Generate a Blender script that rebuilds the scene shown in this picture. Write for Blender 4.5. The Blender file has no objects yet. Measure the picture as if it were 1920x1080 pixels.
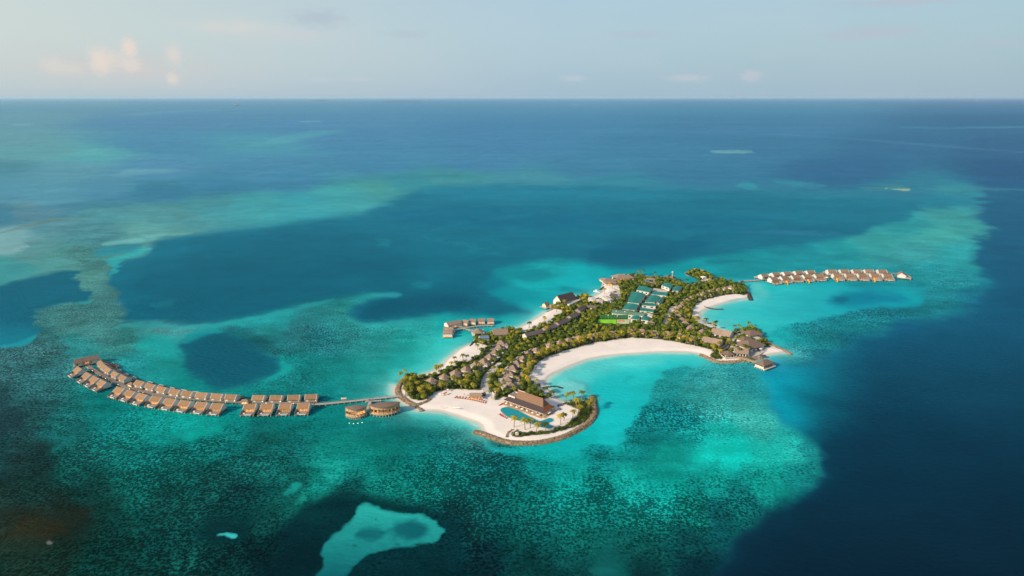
import bpy, math, random
import numpy as np
from mathutils import Vector
R = random.Random(11)
rad = math.radians
scene = bpy.context.scene
C = scene.collection
F, HC, PITCH = 1251.0, 300.0, math.atan((540 - 181.6) / 1251.0)
cp, sp = math.cos(PITCH), math.sin(PITCH)

# ---------------------------------------------------------------- survey helpers (photo position -> place on the ground)
def W(x, y, z=0.0):
    dx, dy = (x - 960) / F, (540 - y) / F
    vy, vz = cp + dy * sp, -sp + dy * cp
    t = (HC - z) / -vz
    return Vector((dx * t, vy * t, z))
def direction(x, y):
    dx, dy = (x - 960) / F, (540 - y) / F
    d = Vector((dx, cp + dy * sp, -sp + dy * cp)).normalized()
    return math.atan2(d.x, d.y), math.asin(d.z)
def topx(X, Y, z=0.0):
    zz = z - HC
    depth = Y * cp - zz * sp
    up = Y * sp + zz * cp
    return 960 + F * X / depth, 540 - F * up / depth
def lin(c):
    return tuple((v / 255 / 12.92) if v <= 10 else ((v / 255 + .055) / 1.055) ** 2.4 for v in c)

# ---------------------------------------------------------------- materials
def new_mat(name):
    m = bpy.data.materials.new(name); m.use_nodes = True
    nt = m.node_tree; b = nt.nodes['Principled BSDF']
    return m, nt, b
def N(nt, typ, **kw):
    n = nt.nodes.new(typ)
    for k, v in kw.items(): setattr(n, k, v)
    return n
def math_n(nt, op, a, b=None, clamp=False):
    n = nt.nodes.new('ShaderNodeMath'); n.operation = op; n.use_clamp = clamp
    for i, v in enumerate((a, b)):
        if v is None: continue
        if isinstance(v, (int, float)): n.inputs[i].default_value = v
        else: nt.links.new(v, n.inputs[i])
    return n.outputs[0]
def mixc(nt, f, a, b, mode='MIX'):
    n = nt.nodes.new('ShaderNodeMix'); n.data_type = 'RGBA'; n.blend_type = mode
    for i, v in ((0, f), (6, a), (7, b)):
        if isinstance(v, (int, float)): n.inputs[i].default_value = v
        elif isinstance(v, tuple): n.inputs[i].default_value = (*v, 1)
        else: nt.links.new(v, n.inputs[i])
    return n.outputs[2]
def noise(nt, vec, scale, detail=4, rough=.55):
    n = nt.nodes.new('ShaderNodeTexNoise'); n.inputs['Scale'].default_value = scale
    n.inputs['Detail'].default_value = detail; n.inputs['Roughness'].default_value = rough
    if vec is not None: nt.links.new(vec, n.inputs['Vector'])
    return n.outputs['Fac']
def ramp(nt, f, a, b):
    n = nt.nodes.new('ShaderNodeMapRange'); n.inputs['From Min'].default_value = a
    n.inputs['From Max'].default_value = b; nt.links.new(f, n.inputs['Value']); return n.outputs[0]

def simple(name, col, rough=.7, var=.25, scale=.6, spec=.3, bump=0.0, obj_var=0.0):
    """matte surface with weathering noise and a little difference from one object to the next"""
    m, nt, b = new_mat(name)
    tc = N(nt, 'ShaderNodeTexCoord')
    f = noise(nt, tc.outputs['Object'], scale, 5, .65)
    d = tuple(c * (1 - var) for c in col); l = tuple(min(1, c * (1 + var)) for c in col)
    c = mixc(nt, ramp(nt, f, .3, .7), d, l)
    if obj_var:
        oi = N(nt, 'ShaderNodeObjectInfo')
        k = math_n(nt, 'MULTIPLY_ADD', oi.outputs['Random'], obj_var); nt.nodes[-1].inputs[2].default_value = 1 - obj_var / 2
        hs = N(nt, 'ShaderNodeHueSaturation'); nt.links.new(k, hs.inputs['Value']); nt.links.new(c, hs.inputs['Color']); c = hs.outputs[0]
    nt.links.new(c, b.inputs['Base Color'])
    b.inputs['Roughness'].default_value = rough
    b.inputs['Specular IOR Level'].default_value = spec
    if bump:
        bn = N(nt, 'ShaderNodeBump'); bn.inputs['Strength'].default_value = bump; bn.inputs['Distance'].default_value = .3
        nt.links.new(noise(nt, tc.outputs['Object'], scale * 4, 4), bn.inputs['Height']); nt.links.new(bn.outputs[0], b.inputs['Normal'])
    return m
def thatch(name, col, obj_var=.18):
    """thatch / shingle courses running across the slope"""
    m, nt, b = new_mat(name)
    tc = N(nt, 'ShaderNodeTexCoord')
    sep = N(nt, 'ShaderNodeSeparateXYZ'); nt.links.new(tc.outputs['Object'], sep.inputs[0])
    f = noise(nt, tc.outputs['Object'], .9, 6, .7)
    course = math_n(nt, 'PINGPONG', sep.outputs['Z'], .35)
    course = math_n(nt, 'MULTIPLY', course, 2.0)
    f2 = math_n(nt, 'ADD', math_n(nt, 'MULTIPLY', ramp(nt, f, .3, .7), .75), math_n(nt, 'MULTIPLY', course, .3), clamp=True)
    c = mixc(nt, f2, tuple(v * .66 for v in col), tuple(min(1, v * 1.22) for v in col))
    oi = N(nt, 'ShaderNodeObjectInfo')
    k = math_n(nt, 'MULTIPLY_ADD', oi.outputs['Random'], obj_var); nt.nodes[-1].inputs[2].default_value = 1 - obj_var / 2
    hs = N(nt, 'ShaderNodeHueSaturation'); nt.links.new(k, hs.inputs['Value']); nt.links.new(c, hs.inputs['Color'])
    nt.links.new(hs.outputs[0], b.inputs['Base Color'])
    b.inputs['Roughness'].default_value = .85; b.inputs['Specular IOR Level'].default_value = .2
    bn = N(nt, 'ShaderNodeBump'); bn.inputs['Strength'].default_value = .5; bn.inputs['Distance'].default_value = .25
    nt.links.new(f2, bn.inputs['Height']); nt.links.new(bn.outputs[0], b.inputs['Normal'])
    return m
def emissive(name, col, e, strength):
    m, nt, b = new_mat(name)
    tc = N(nt, 'ShaderNodeTexCoord')
    f = ramp(nt, noise(nt, tc.outputs['Object'], .55, 3, .6), .40, .62)
    nt.links.new(mixc(nt, f, tuple(v * .5 for v in col), col), b.inputs['Base Color'])
    nt.links.new(mixc(nt, f, tuple(v * .12 for v in e), e), b.inputs['Emission Color'])
    oi = N(nt, 'ShaderNodeObjectInfo'); k = math_n(nt, 'MULTIPLY', math_n(nt, 'ADD', math_n(nt, 'MULTIPLY', oi.outputs['Random'], .8), .25), strength); nt.links.new(k, b.inputs['Emission Strength']); b.inputs['Roughness'].default_value = .4
    return m
def pool_mat(name, col):
    m, nt, b = new_mat(name)
    tc = N(nt, 'ShaderNodeTexCoord')
    c = mixc(nt, noise(nt, tc.outputs['Object'], .3, 3), tuple(v * .85 for v in col), tuple(v * 1.15 for v in col))
    nt.links.new(c, b.inputs['Base Color']); b.inputs['Roughness'].default_value = .12; b.inputs['IOR'].default_value = 1.33
    bn = N(nt, 'ShaderNodeBump'); bn.inputs['Strength'].default_value = .15; bn.inputs['Distance'].default_value = .1
    nt.links.new(noise(nt, tc.outputs['Object'], 1.5, 3), bn.inputs['Height']); nt.links.new(bn.outputs[0], b.inputs['Normal'])
    return m
def leaf_mat(name, dark, mid, light, attr=None, trans=.25):
    m, nt, b = new_mat(name)
    if attr:
        a = N(nt, 'ShaderNodeAttribute'); a.attribute_name = attr; rnd = a.outputs['Fac']
    else:
        rnd = N(nt, 'ShaderNodeObjectInfo').outputs['Random']
    geo = N(nt, 'ShaderNodeNewGeometry')
    n1 = noise(nt, geo.outputs['Position'], .45, 3)
    f = math_n(nt, 'ADD', math_n(nt, 'MULTIPLY', rnd, .65), math_n(nt, 'MULTIPLY', ramp(nt, n1, .3, .7), .35))
    cr = N(nt, 'ShaderNodeValToRGB'); e = cr.color_ramp.elements
    e[0].position = .15; e[0].color = (*dark, 1); e[1].position = .9; e[1].color = (*light, 1)
    k = e.new(.55); k.color = (*mid, 1)
    nt.links.new(f, cr.inputs[0]); nt.links.new(cr.outputs[0], b.inputs['Base Color'])
    b.inputs['Roughness'].default_value = .6; b.inputs['Specular IOR Level'].default_value = .25
    tr = N(nt, 'ShaderNodeBsdfTranslucent'); nt.links.new(cr.outputs[0], tr.inputs['Color'])
    mx = N(nt, 'ShaderNodeMixShader'); mx.inputs[0].default_value = trans
    nt.links.new(b.outputs[0], mx.inputs[1]); nt.links.new(tr.outputs[0], mx.inputs[2])
    nt.links.new(mx.outputs[0], nt.nodes['Material Output'].inputs['Surface'])
    return m

M = dict(
    thatch_tan=thatch('thatch_tan', (.305, .19, .108)),
    thatch_grey=thatch('thatch_grey', (.29, .215, .17)),
    thatch_brown=thatch('thatch_brown', (.20, .145, .115)),
    shingle_dark=thatch('shingle_dark', (.085, .07, .072)),
    thatch_pale=thatch('thatch_pale', (.37, .275, .215)),
    slate_brown=thatch('slate_brown', (.15, .122, .118)),
    thatch_mid=thatch('thatch_mid', (.225, .135, .088), 0),
    thatch_far=thatch('thatch_far', (.26, .175, .125)),
    thatch_red=thatch('thatch_red', (.26, .09, .04), 0),
    white=simple('painted_wall', (.60, .575, .54), .6, .10, .5),
    cream=simple('cream_render', (.60, .52, .43), .7, .12, .5),
    greywood=simple('weathered_wood', (.27, .235, .21), .8, .3, 1.2, obj_var=.15),
    darkwood=simple('dark_timber', (.12, .085, .065), .8, .3, 1.2),
    tanwood=simple('tan_timber', (.50, .34, .20), .7, .2, 1.0),
    deck=simple('deck_boards', (.24, .215, .20), .8, .25, .8),
    pale_deck=simple('pale_boardwalk', (.42, .40, .38), .8, .18, .5),
    pave=simple('coral_paving', (.50, .46, .41), .85, .15, .25),
    glass=simple('dark_glass', (.03, .045, .055), .15, .3, .4, spec=.6),
    stone=simple('breakwater_rock', (.27, .205, .135), .9, .6, .45, bump=.5),
    darkstone=simple('wet_dark_rock', (.055, .047, .045), .8, .5, .45, bump=.5),
    green_roof=simple('green_metal_roof', (.012, .19, .155), .5, .18, .12, obj_var=.25),
    sage_roof=simple('sage_roof', (.12, .24, .17), .6, .15, .1),
    turf=simple('bright_turf', (.22, .62, .02), .9, .12, .1),  # plain bright green turf colour
    fence_green=simple('green_netting', (.015, .15, .05), .8, .2, .2),
    court=simple('court_surface', (.45, .55, .33), .8, .25, .1),
    court_red=simple('court_clay', (.62, .25, .13), .8, .2, .2),
    red=simple('red_fabric', (.48, .07, .05), .8, .2, 1.5),
    pink=simple('faded_pink_fabric', (.62, .33, .27), .8, .2, 1.5),
    canvas=simple('white_canvas', (.78, .75, .70), .8, .08, 1),
    yellow=simple('yellow_plastic', (.80, .42, .02), .4, .1, 1),
    bluegrey=simple('blue_grey_awning', (.13, .20, .30), .7, .2, .6),
    trunk=simple('palm_bark', (.24, .19, .14), .9, .3, 1.5),
    warm=emissive('lit_interior', (.5, .25, .1), (1, .42, .12), 1.5),
    warm_dim=emissive('dim_interior', (.4, .22, .12), (1, .42, .15), .6),
    lamp=emissive('lamp_glow', (.9, .7, .5), (1, .72, .42), 5.0),
    floodlit=emissive('floodlit_lamp', (.9, .9, .8), (.55, 1, .6), 1.2),
    pool=pool_mat('pool_water', (.0, .27, .31)),
    small_pool=pool_mat('plunge_pool_water', (.01, .12, .16)),
    tree_leaf=leaf_mat('broadleaf', (.042, .085, .014), (.135, .20, .02), (.36, .345, .032)),
    canopy_leaf=leaf_mat('canopy_broadleaf', (.042, .085, .014), (.135, .20, .02), (.36, .345, .032), 'rnd'),
    shrub_leaf=leaf_mat('hedge_leaf', (.045, .085, .012), (.085, .14, .016), (.17, .20, .025), 'rnd'),
    palm_leaf=leaf_mat('palm_frond', (.13, .15, .018), (.30, .27, .022), (.62, .44, .03), trans=.35),
    palm_dark=leaf_mat('palm_frond_dark', (.05, .08, .012), (.10, .14, .018), (.22, .23, .025), trans=.3),
    far_leaf=simple('far_island_green', (.02, .05, .04), .9, .3, .01),
    boat_white=simple('boat_gelcoat', (.75, .75, .74), .35, .05, 1),
)

# ---------------------------------------------------------------- mesh builder
class MB:
    def __init__(s): s.v = []; s.f = []; s.r = []
    def add(s, vs, fs, r=0.0):
        o = len(s.v); s.v += [tuple(p) for p in vs]; s.f += [tuple(i + o for i in f) for f in fs]; s.r += [r] * len(vs); return s
    def box(s, x0, y0, z0, x1, y1, z1):
        v = [(x0,y0,z0),(x1,y0,z0),(x1,y1,z0),(x0,y1,z0),(x0,y0,z1),(x1,y0,z1),(x1,y1,z1),(x0,y1,z1)]
        return s.add(v, [(3,2,1,0),(4,5,6,7),(0,1,5,4),(1,2,6,5),(2,3,7,6),(3,0,4,7)])
    def prism(s, pts, z0, z1):
        n = len(pts)
        v = [(p[0], p[1], z0) for p in pts] + [(p[0], p[1], z1) for p in pts]
        return s.add(v, [tuple(range(n))[::-1], tuple(range(n, 2*n))] + [(i, (i+1) % n, n + (i+1) % n, n + i) for i in range(n)])
    def hip(s, x0, y0, x1, y1, z0, z1, ridge=0.0, th=.3):
        """hip roof, ridge along x of given length (0 = pyramid)"""
        cx, cy = (x0+x1)/2, (y0+y1)/2; h = ridge/2
        v = [(x0,y0,z0),(x1,y0,z0),(x1,y1,z0),(x0,y1,z0),(x0,y0,z0+th),(x1,y0,z0+th),(x1,y1,z0+th),(x0,y1,z0+th),(cx-h,cy,z1),(cx+h,cy,z1)]
        f = [(3,2,1,0),(0,1,5,4),(1,2,6,5),(2,3,7,6),(3,0,4,7)]
        if h > 0: f += [(4,5,9,8),(5,6,9),(6,7,8,9),(7,4,8)]
        else: f += [(4,5,8),(5,6,8),(6,7,8),(7,4,8)]
        return s.add(v, f)
    def gable(s, x0, y0, x1, y1, z0, z1, yr=None, th=.35):
        """gable roof slab, ridge along x at y = yr"""
        if yr is None: yr = (y0+y1)/2
        v = []
        for x in (x0, x1):
            v += [(x,y0,z0),(x,yr,z1),(x,y1,z0),(x,y0,z0+th),(x,yr,z1+th),(x,y1,z0+th)]
        f = [(0,1,4,3),(1,2,5,4),(9,10,7,6),(10,11,8,7),(3,4,10,9),(4,5,11,10),(6,7,1,0),(7,8,2,1),(0,3,9,6),(2,8,11,5)]
        return s.add(v, f)
    def cone(s, cx, cy, r, z0, z1, n=8, th=.25, sx=1.0, rot=0):
        v = [(cx+r*sx*math.cos(rot+2*math.pi*i/n), cy+r*math.sin(rot+2*math.pi*i/n), z0) for i in range(n)]
        v += [(a,b,z0+th) for a,b,_ in v] + [(cx,cy,z1)]
        return s.add(v, [tuple(range(n))[::-1]] + [(i,(i+1)%n,n+(i+1)%n,n+i) for i in range(n)] + [(n+i,n+(i+1)%n,2*n) for i in range(n)])
    def tube(s, pts, rads, n=6):
        o = []
        for k, (p, r) in enumerate(zip(pts, rads)):
            o += [(p[0]+r*math.cos(2*math.pi*i/n), p[1]+r*math.sin(2*math.pi*i/n), p[2]) for i in range(n)]
        f = [(k*n+i, k*n+(i+1)%n, (k+1)*n+(i+1)%n, (k+1)*n+i) for k in range(len(pts)-1) for i in range(n)]
        f += [tuple(range(n))[::-1], tuple(range((len(pts)-1)*n, len(pts)*n))]
        return s.add(o, f)
    def mesh(s, name, mat, attr=False):
        me = bpy.data.meshes.new(name); me.from_pydata(s.v, [], s.f); me.materials.append(mat)
        if attr:
            a = me.attributes.new('rnd', 'FLOAT', 'POINT'); a.data.foreach_set('value', np.array(s.r, np.float32))
        me.update(); return me
    def build(s, name, mat, parent=None, attr=False):
        o = bpy.data.objects.new(name, s.mesh(name, mat, attr)); C.objects.link(o)
        if parent is not None: o.parent = parent
        return o
def tag(o, label=None, cat=None, group=None, kind=None, category=None):
    cat = cat or category
    for k, v in (('label', label), ('category', cat), ('group', group), ('kind', kind)):
        if v: o[k] = v
    return o
def empty(name, loc=(0,0,0), rz=0.0, scale=1.0, **kw):
    o = bpy.data.objects.new(name, None); C.objects.link(o); o.location = loc; o.rotation_euler = (0,0,rz)
    o.scale = (scale,)*3; o.empty_display_size = .5
    return tag(o, **kw)
CH = {}
def copy_tree(o, parent=None):
    c = o.copy(); C.objects.link(c); c.parent = parent
    for ch in list(o.children): copy_tree(ch, c)
    return c
def place(proto, used, loc, rz=0.0, scale=1.0, label=None, group=None, sz=None):
    """first use moves the prototype itself, later ones copy it"""
    o = proto if not used.get(proto.name) else copy_tree(proto)
    used[proto.name] = True
    o.location = loc; o.rotation_euler = (0, 0, rz); o.scale = (scale, scale, scale * (sz or 1))
    if label: o['label'] = label
    if group: o['group'] = group
    return o
USED = {}
ORD = ['first','second','third','fourth','fifth','sixth','seventh','eighth','ninth','tenth','eleventh','twelfth','thirteenth','fourteenth','fifteenth','sixteenth','seventeenth','eighteenth','nineteenth','twentieth','twenty-first','twenty-second','twenty-third','twenty-fourth','twenty-fifth','twenty-sixth','twenty-seventh','twenty-eighth','twenty-ninth','thirtieth']
def ordn(i, word='from the left'): return f'{ORD[i]} {word}'
def frame_ab(a, b, z):
    """local frame of a building from the two ends of its front eave (photo positions) at height z"""
    A, B = W(*a, z), W(*b, z)
    d = B - A; return (A + B) / 2, math.atan2(d.y, d.x), d.length
def smooth_poly(pts, n=3):
    for _ in range(n):
        q = []
        for i in range(len(pts)):
            a, b = pts[i], pts[(i+1) % len(pts)]
            q += [(a[0]*.75+b[0]*.25, a[1]*.75+b[1]*.25), (a[0]*.25+b[0]*.75, a[1]*.25+b[1]*.75)]
        pts = q
    return pts
def smooth_line(pts, n=2):
    for _ in range(n):
        q = [pts[0]]
        for a, b in zip(pts, pts[1:]):
            q += [(a[0]*.75+b[0]*.25, a[1]*.75+b[1]*.25), (a[0]*.25+b[0]*.75, a[1]*.25+b[1]*.75)]
        pts = q + [pts[-1]]
    return pts

# ---------------------------------------------------------------- numpy fields
def sdf(P, poly):
    """signed distance (negative inside) from points P (n,2) to polygon"""
    A = np.array(poly, np.float64); B = np.roll(A, -1, 0)
    d2 = np.full(len(P), 1e30); ins = np.zeros(len(P), bool)
    for a, b in zip(A, B):
        e = b - a; w = P - a
        t = np.clip((w @ e) / max(e @ e, 1e-9), 0, 1)
        q = w - t[:, None] * e
        d2 = np.minimum(d2, (q * q).sum(1))
        c = ((a[1] > P[:, 1]) != (b[1] > P[:, 1]))
        with np.errstate(divide='ignore', invalid='ignore'):
            xx = (b[0] - a[0]) * (P[:, 1] - a[1]) / (b[1] - a[1]) + a[0]
        ins ^= c & (P[:, 0] < xx)
    d = np.sqrt(d2); return np.where(ins, -d, d)
def dist_line(P, line):
    d2 = np.full(len(P), 1e30)
    for a, b in zip(np.array(line[:-1], float), np.array(line[1:], float)):
        e = b - a; w = P - a; t = np.clip((w @ e) / max(e @ e, 1e-9), 0, 1); q = w - t[:, None] * e
        d2 = np.minimum(d2, (q * q).sum(1))
    return np.sqrt(d2)
def vnoise(x, y, seed=0):
    xi = np.floor(x).astype(np.int64); yi = np.floor(y).astype(np.int64); fx = x - xi; fy = y - yi
    def h(a, b):
        n = (a * 374761393 + b * 668265263 + seed * 974634777) & 0xffffffff
        n = ((n ^ (n >> 13)) * 1274126177) & 0xffffffff
        return ((n ^ (n >> 16)) & 0xffff) / 65535.0
    fx = fx*fx*(3-2*fx); fy = fy*fy*(3-2*fy)
    return (h(xi,yi)*(1-fx)+h(xi+1,yi)*fx)*(1-fy)+(h(xi,yi+1)*(1-fx)+h(xi+1,yi+1)*fx)*fy
def fbm(x, y, wl, seed=0, oct=4):
    s = 0; a = .5; t = 0
    for k in range(oct):
        s = s + a * vnoise(x / wl, y / wl, seed + k * 17); t += a; a *= .55; wl *= .47
    return s / t
def pxa(X, Y, z=0.0):
    zz = z - HC; depth = np.maximum(Y * cp - zz * sp, 1.0); up = Y * sp + zz * cp
    return 960 + F * X / depth, 540 - F * up / depth
def sstep(d, w0, w1):
    t = np.clip((d - w0) / (w1 - w0), 0, 1); return t*t*(3-2*t)
# ================================================================ camera, light, sky
cam = bpy.data.cameras.new('camera'); co = bpy.data.objects.new('camera', cam); C.objects.link(co)
co.location = (0, 0, HC); co.rotation_euler = (math.pi / 2 - PITCH, 0, 0)
cam.sensor_width = 36; cam.lens = F / 1920 * 36; cam.clip_start = 1; cam.clip_end = 500000
scene.camera = co
SUN_EL, SUN_AZ = rad(26), rad(-122)          # azimuth measured from the view direction (+Y) towards +X
sd = Vector((math.sin(SUN_AZ) * math.cos(SUN_EL), math.cos(SUN_AZ) * math.cos(SUN_EL), math.sin(SUN_EL)))
sl = bpy.data.lights.new('sun', 'SUN'); sl.energy = 4.3; sl.angle = rad(4.5); sl.color = (1, .79, .57)
so = bpy.data.objects.new('sun', sl); C.objects.link(so); so.rotation_euler = sd.to_track_quat('Z', 'Y').to_euler()
w = bpy.data.worlds.new('World'); scene.world = w; w.use_nodes = True
nt = w.node_tree; bg = nt.nodes['Background']
sky = N(nt, 'ShaderNodeTexSky'); sky.sky_type = 'NISHITA'; sky.sun_disc = False
sky.sun_elevation = SUN_EL; sky.sun_rotation = SUN_AZ
sky.air_density = 1.0; sky.dust_density = 1.6; sky.ozone_density = 2.0; sky.altitude = 0
tc = N(nt, 'ShaderNodeTexCoord')
sep = N(nt, 'ShaderNodeSeparateXYZ'); nt.links.new(tc.outputs['Generated'], sep.inputs[0])
az = math_n(nt, 'ARCTAN2', sep.outputs['X'], sep.outputs['Y']); el = math_n(nt, 'ARCSINE', sep.outputs['Z'])
cmb = N(nt, 'ShaderNodeCombineXYZ'); nt.links.new(az, cmb.inputs[0]); nt.links.new(math_n(nt, 'MULTIPLY', el, 2.6), cmb.inputs[1])
# moist haze in the lowest air, thin veils above it
base = sky.outputs[0]
SK = 7.2
veil = ramp(nt, noise(nt, cmb.outputs[0], 3.0, 5, .6), .35, .75)
hz = math_n(nt, 'EXPONENT', math_n(nt, 'MULTIPLY', math_n(nt, 'MAXIMUM', el, 0.0), -1 / .55))
azf = ramp(nt, az, -.62, .05)
hazecol = mixc(nt, azf, (SK*.62, SK*.70, SK*.66), (SK*.40, SK*.56, SK*.66))
hazecol = mixc(nt, ramp(nt, az, .02, .62), hazecol, (SK*.325, SK*.485, SK*.555))
c = mixc(nt, math_n(nt, 'MULTIPLY', hz, .93), base, hazecol)
# lowest band is duller and bluer
low = math_n(nt, 'EXPONENT', math_n(nt, 'MULTIPLY', math_n(nt, 'MAXIMUM', el, 0.0), -1 / .035))
c = mixc(nt, math_n(nt, 'MULTIPLY', low, .60), c, (SK*.32, SK*.445, SK*.56))
c = mixc(nt, math_n(nt, 'MULTIPLY', veil, .16), c, (SK*.62, SK*.62, SK*.66))
def cloud(x, y, sx, sy, col, amt, seed, sc=28, lo=.42, hi=.62):
    """one cloud standing in the sky at a bearing and height, its outline broken by noise"""
    global c
    a0, e0 = direction(x, y); sa, se = sx / F, sy / F
    u = math_n(nt, 'DIVIDE', math_n(nt, 'SUBTRACT', az, a0), sa); v = math_n(nt, 'DIVIDE', math_n(nt, 'SUBTRACT', el, e0), se)
    r2 = math_n(nt, 'ADD', math_n(nt, 'MULTIPLY', u, u), math_n(nt, 'MULTIPLY', v, v))
    g = math_n(nt, 'EXPONENT', math_n(nt, 'MULTIPLY', r2, -1.0))
    mp = N(nt, 'ShaderNodeVectorMath'); mp.operation = 'ADD'; nt.links.new(cmb.outputs[0], mp.inputs[0]); mp.inputs[1].default_value = (seed * 3.7, seed * 1.3, 0)
    n = noise(nt, mp.outputs[0], sc * 1.8, 6, .62)
    s = math_n(nt, 'ADD', math_n(nt, 'MULTIPLY', g, .34), math_n(nt, 'MULTIPLY', n, .66))
    f = math_n(nt, 'MULTIPLY', math_n(nt, 'MULTIPLY', ramp(nt, s, lo, hi), g, clamp=True), amt)
    c = mixc(nt, f, c, tuple(SK * k for k in col))
PK, GY, WH = (.73, .655, .60), (.43, .51, .59), (.53, .58, .64)
cloud(235, 130, 190, 34, (.60, .57, .57), .7, 1, 12, .34, .7)
cloud(188, 114, 18, 25, PK, 1.0, 2, 70, .40, .56); cloud(242, 90, 13, 18, PK, 1.1, 3, 80, .40, .56); cloud(247, 122, 20, 14, PK, .7, 13, 80, .42, .6); cloud(218, 112, 26, 20, PK, .5, 33, 70, .44, .62)
cloud(98, 122, 22, 16, PK, .45, 4, 70); cloud(135, 130, 26, 14, PK, .35, 5, 70); cloud(326, 102, 15, 22, PK, .55, 6, 70, .40, .6)
cloud(323, 148, 12, 12, PK, .7, 7, 90, .40, .6); cloud(600, 149, 40, 5, WH, .5, 8, 110); cloud(672, 148, 34, 5, WH, .5, 9, 110)
cloud(430, 50, 90, 14, PK, .45, 10, 15, .35, .7); cloud(540, 66, 120, 16, (.60, .60, .62), .45, 17, 14, .35, .7)
cloud(597, 33, 60, 22, GY, .75, 11, 30); cloud(765, 64, 50, 10, GY, .5, 12, 20)
cloud(1205, 64, 70, 10, GY, .6, 14, 22); cloud(1635, 62, 90, 16, GY, .85, 15, 20); cloud(1710, 1, 140, 9, GY, .95, 16, 20); cloud(1870, 80, 60, 12, GY, .45, 21, 20)
cloud(1408, 142, 24, 13, (.54, .56, .60), .6, 18, 80); cloud(1290, 146, 50, 9, (.54, .56, .61), .5, 19, 50); cloud(1075, 147, 30, 7, WH, .5, 20, 50)
nt.links.new(c, bg.inputs['Color']); bg.inputs['Strength'].default_value = .11
vs = scene.view_settings; scene.display_settings.display_device = 'sRGB'
vs.view_transform = 'Standard'; vs.look = 'None'; vs.gamma = 1; vs.use_curve_mapping = False; vs.exposure = 0.42
scene.cycles.max_bounces = 6; scene.cycles.volume_bounces = 1; scene.cycles.transparent_max_bounces = 6
scene.cycles.use_denoising = True; scene.cycles.use_adaptive_sampling = True; scene.cycles.adaptive_threshold = .02

# haze: one closed box of even air
hb = MB(); hb.box(-152000, -152000, -3, 152000, 152000, HC + 6)
hm = bpy.data.materials.new('humid_air'); hm.use_nodes = True; hn = hm.node_tree; hn.nodes.clear()
ho = hn.nodes.new('ShaderNodeOutputMaterial'); pv = hn.nodes.new('ShaderNodeVolumePrincipled')
pv.inputs['Color'].default_value = (.60, .78, .93, 1); pv.inputs['Density'].default_value = 1.0e-5; pv.inputs['Anisotropy'].default_value = .1
hn.links.new(pv.outputs[0], ho.inputs['Volume'])
haze = tag(hb.build('haze', hm), kind='stuff')

# ================================================================ coast lines (photo survey)
ISLAND = [(757,712),(747,721),(738,722),(736,733),(740,744),(750,754),(760,760),(770,765),(782,769.5),(790,771),(801,770.6),(820,771),(839,775),
 (857.5,781),(882.5,789),(895,794),(902,800),(904,807.5),(907,815),(920,821),(939,829),(964,833),(995,833.5),(1032,829),(1070,817),(1101,800),
 (1113,788),(1118,774),(1114,757),(1113,743),(1105,742),(1101,751),(1085,751),(1060,753),(1046,748),(1040,738),(1030,731),(1022,722),(1025,712),(1035,702),(1054,694),
 (1072.5,686),(1097.5,676),(1122.5,670),(1160,665),(1197.5,663),(1227.5,661),(1277.5,660),(1302.5,662),(1318,666),(1327.5,672.5),(1335,677.5),
 (1352,679.5),(1380,679),(1396,676),(1409,671),(1425,671),(1440,665),(1470,661),(1476,659),(1472,656),(1452.5,649),(1446,644),(1434,635),(1422.5,624),(1420,620),
 (1409,615),(1394,616),(1385,621),(1372,622),(1355,619),(1342.5,613),(1317.5,600),(1312.5,592.5),(1314,586),(1321,581),(1336,575),(1355,569),
 (1380,561),(1404,559),(1407,552),(1404,545),(1401,541),(1392.5,535),(1380,530),(1361,527),(1355,524),(1336,521),(1324,514),(1312.5,509),(1302.5,507.5),
 (1289,509),(1283,512.5),(1286,516),(1300,520),(1311,525),(1320,529),(1318,532),(1292.5,534),(1287,531),(1267,527.5),(1266,522.5),(1260,516),(1249,519),
 (1235,521),(1230,520.5),(1214,519),(1212,516),(1199,515),(1187.5,515),(1165,513),(1154,517),(1150,523),(1134,520),(1129,526),(1129,532),(1126,542),(1131,545),
 (1124,550),(1111,556),(1086,555),(1077,552),(1068,553),(1045,560),(1035,570),(1040,578),(1032,580),(1021,585),(1015,590),(999,600),(980,611),(972.5,614),(957,613),(940,616),(926,621),
 (916,622),(900,630),(889,633),(887,640),(883,645),(872.5,648),(860,655),(847.5,665),(835,676),(829,685),(816,694),(797.5,700),(785,705),(768,708)]
ISLAND = smooth_poly(ISLAND, 1)
SAND_SHORES = [[(736,722),(735,735),(742,747),(765,764),(782,770),(800,771),(839,775),(882,789),(903,801),(906,812)],
 [(1045,748),(1030,731),(1022,722),(1027,710),(1054,694),(1097,676),(1160,665),(1227,661),(1302,662),(1318,666)],
 [(1425,671),(1440,665),(1470,661)],[(1355,619),(1317,600),(1312,590),(1321,581),(1355,569),(1404,560)],
 [(1129,545),(1111,556),(1090,556)],[(1021,585),(999,600),(972,615),(957,616)],[(883,646),(860,655),(835,676),(816,694),(785,705),(760,709)]]

# ================================================================ sea
def wxy(poly): return [tuple(W(x, y))[:2] for x, y in poly]
xs_px = np.concatenate([np.linspace(-9000, -700, 24, endpoint=False), np.arange(-700, 2620, 2.6), np.linspace(2620, 11000, 24)])
ys_px = np.concatenate([np.arange(193, 260, 1.0), np.arange(260, 1260, 1.9), np.linspace(1262, 2500, 24)])
rowsY = np.array([150000., 112000, 85000, 66000, 54000, 46000, 40000] + [W(960, y).y for y in ys_px])
ux = np.array([(x - 960) / F for x in xs_px])
depth_rows = rowsY * cp + HC * sp
X = ux[None, :] * depth_rows[:, None]; Y = np.repeat(rowsY[:, None], len(ux), 1)
X = np.clip(X, -150000, 150000)
nr, nc = X.shape
P = np.stack([X.ravel(), Y.ravel()], 1)
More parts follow.
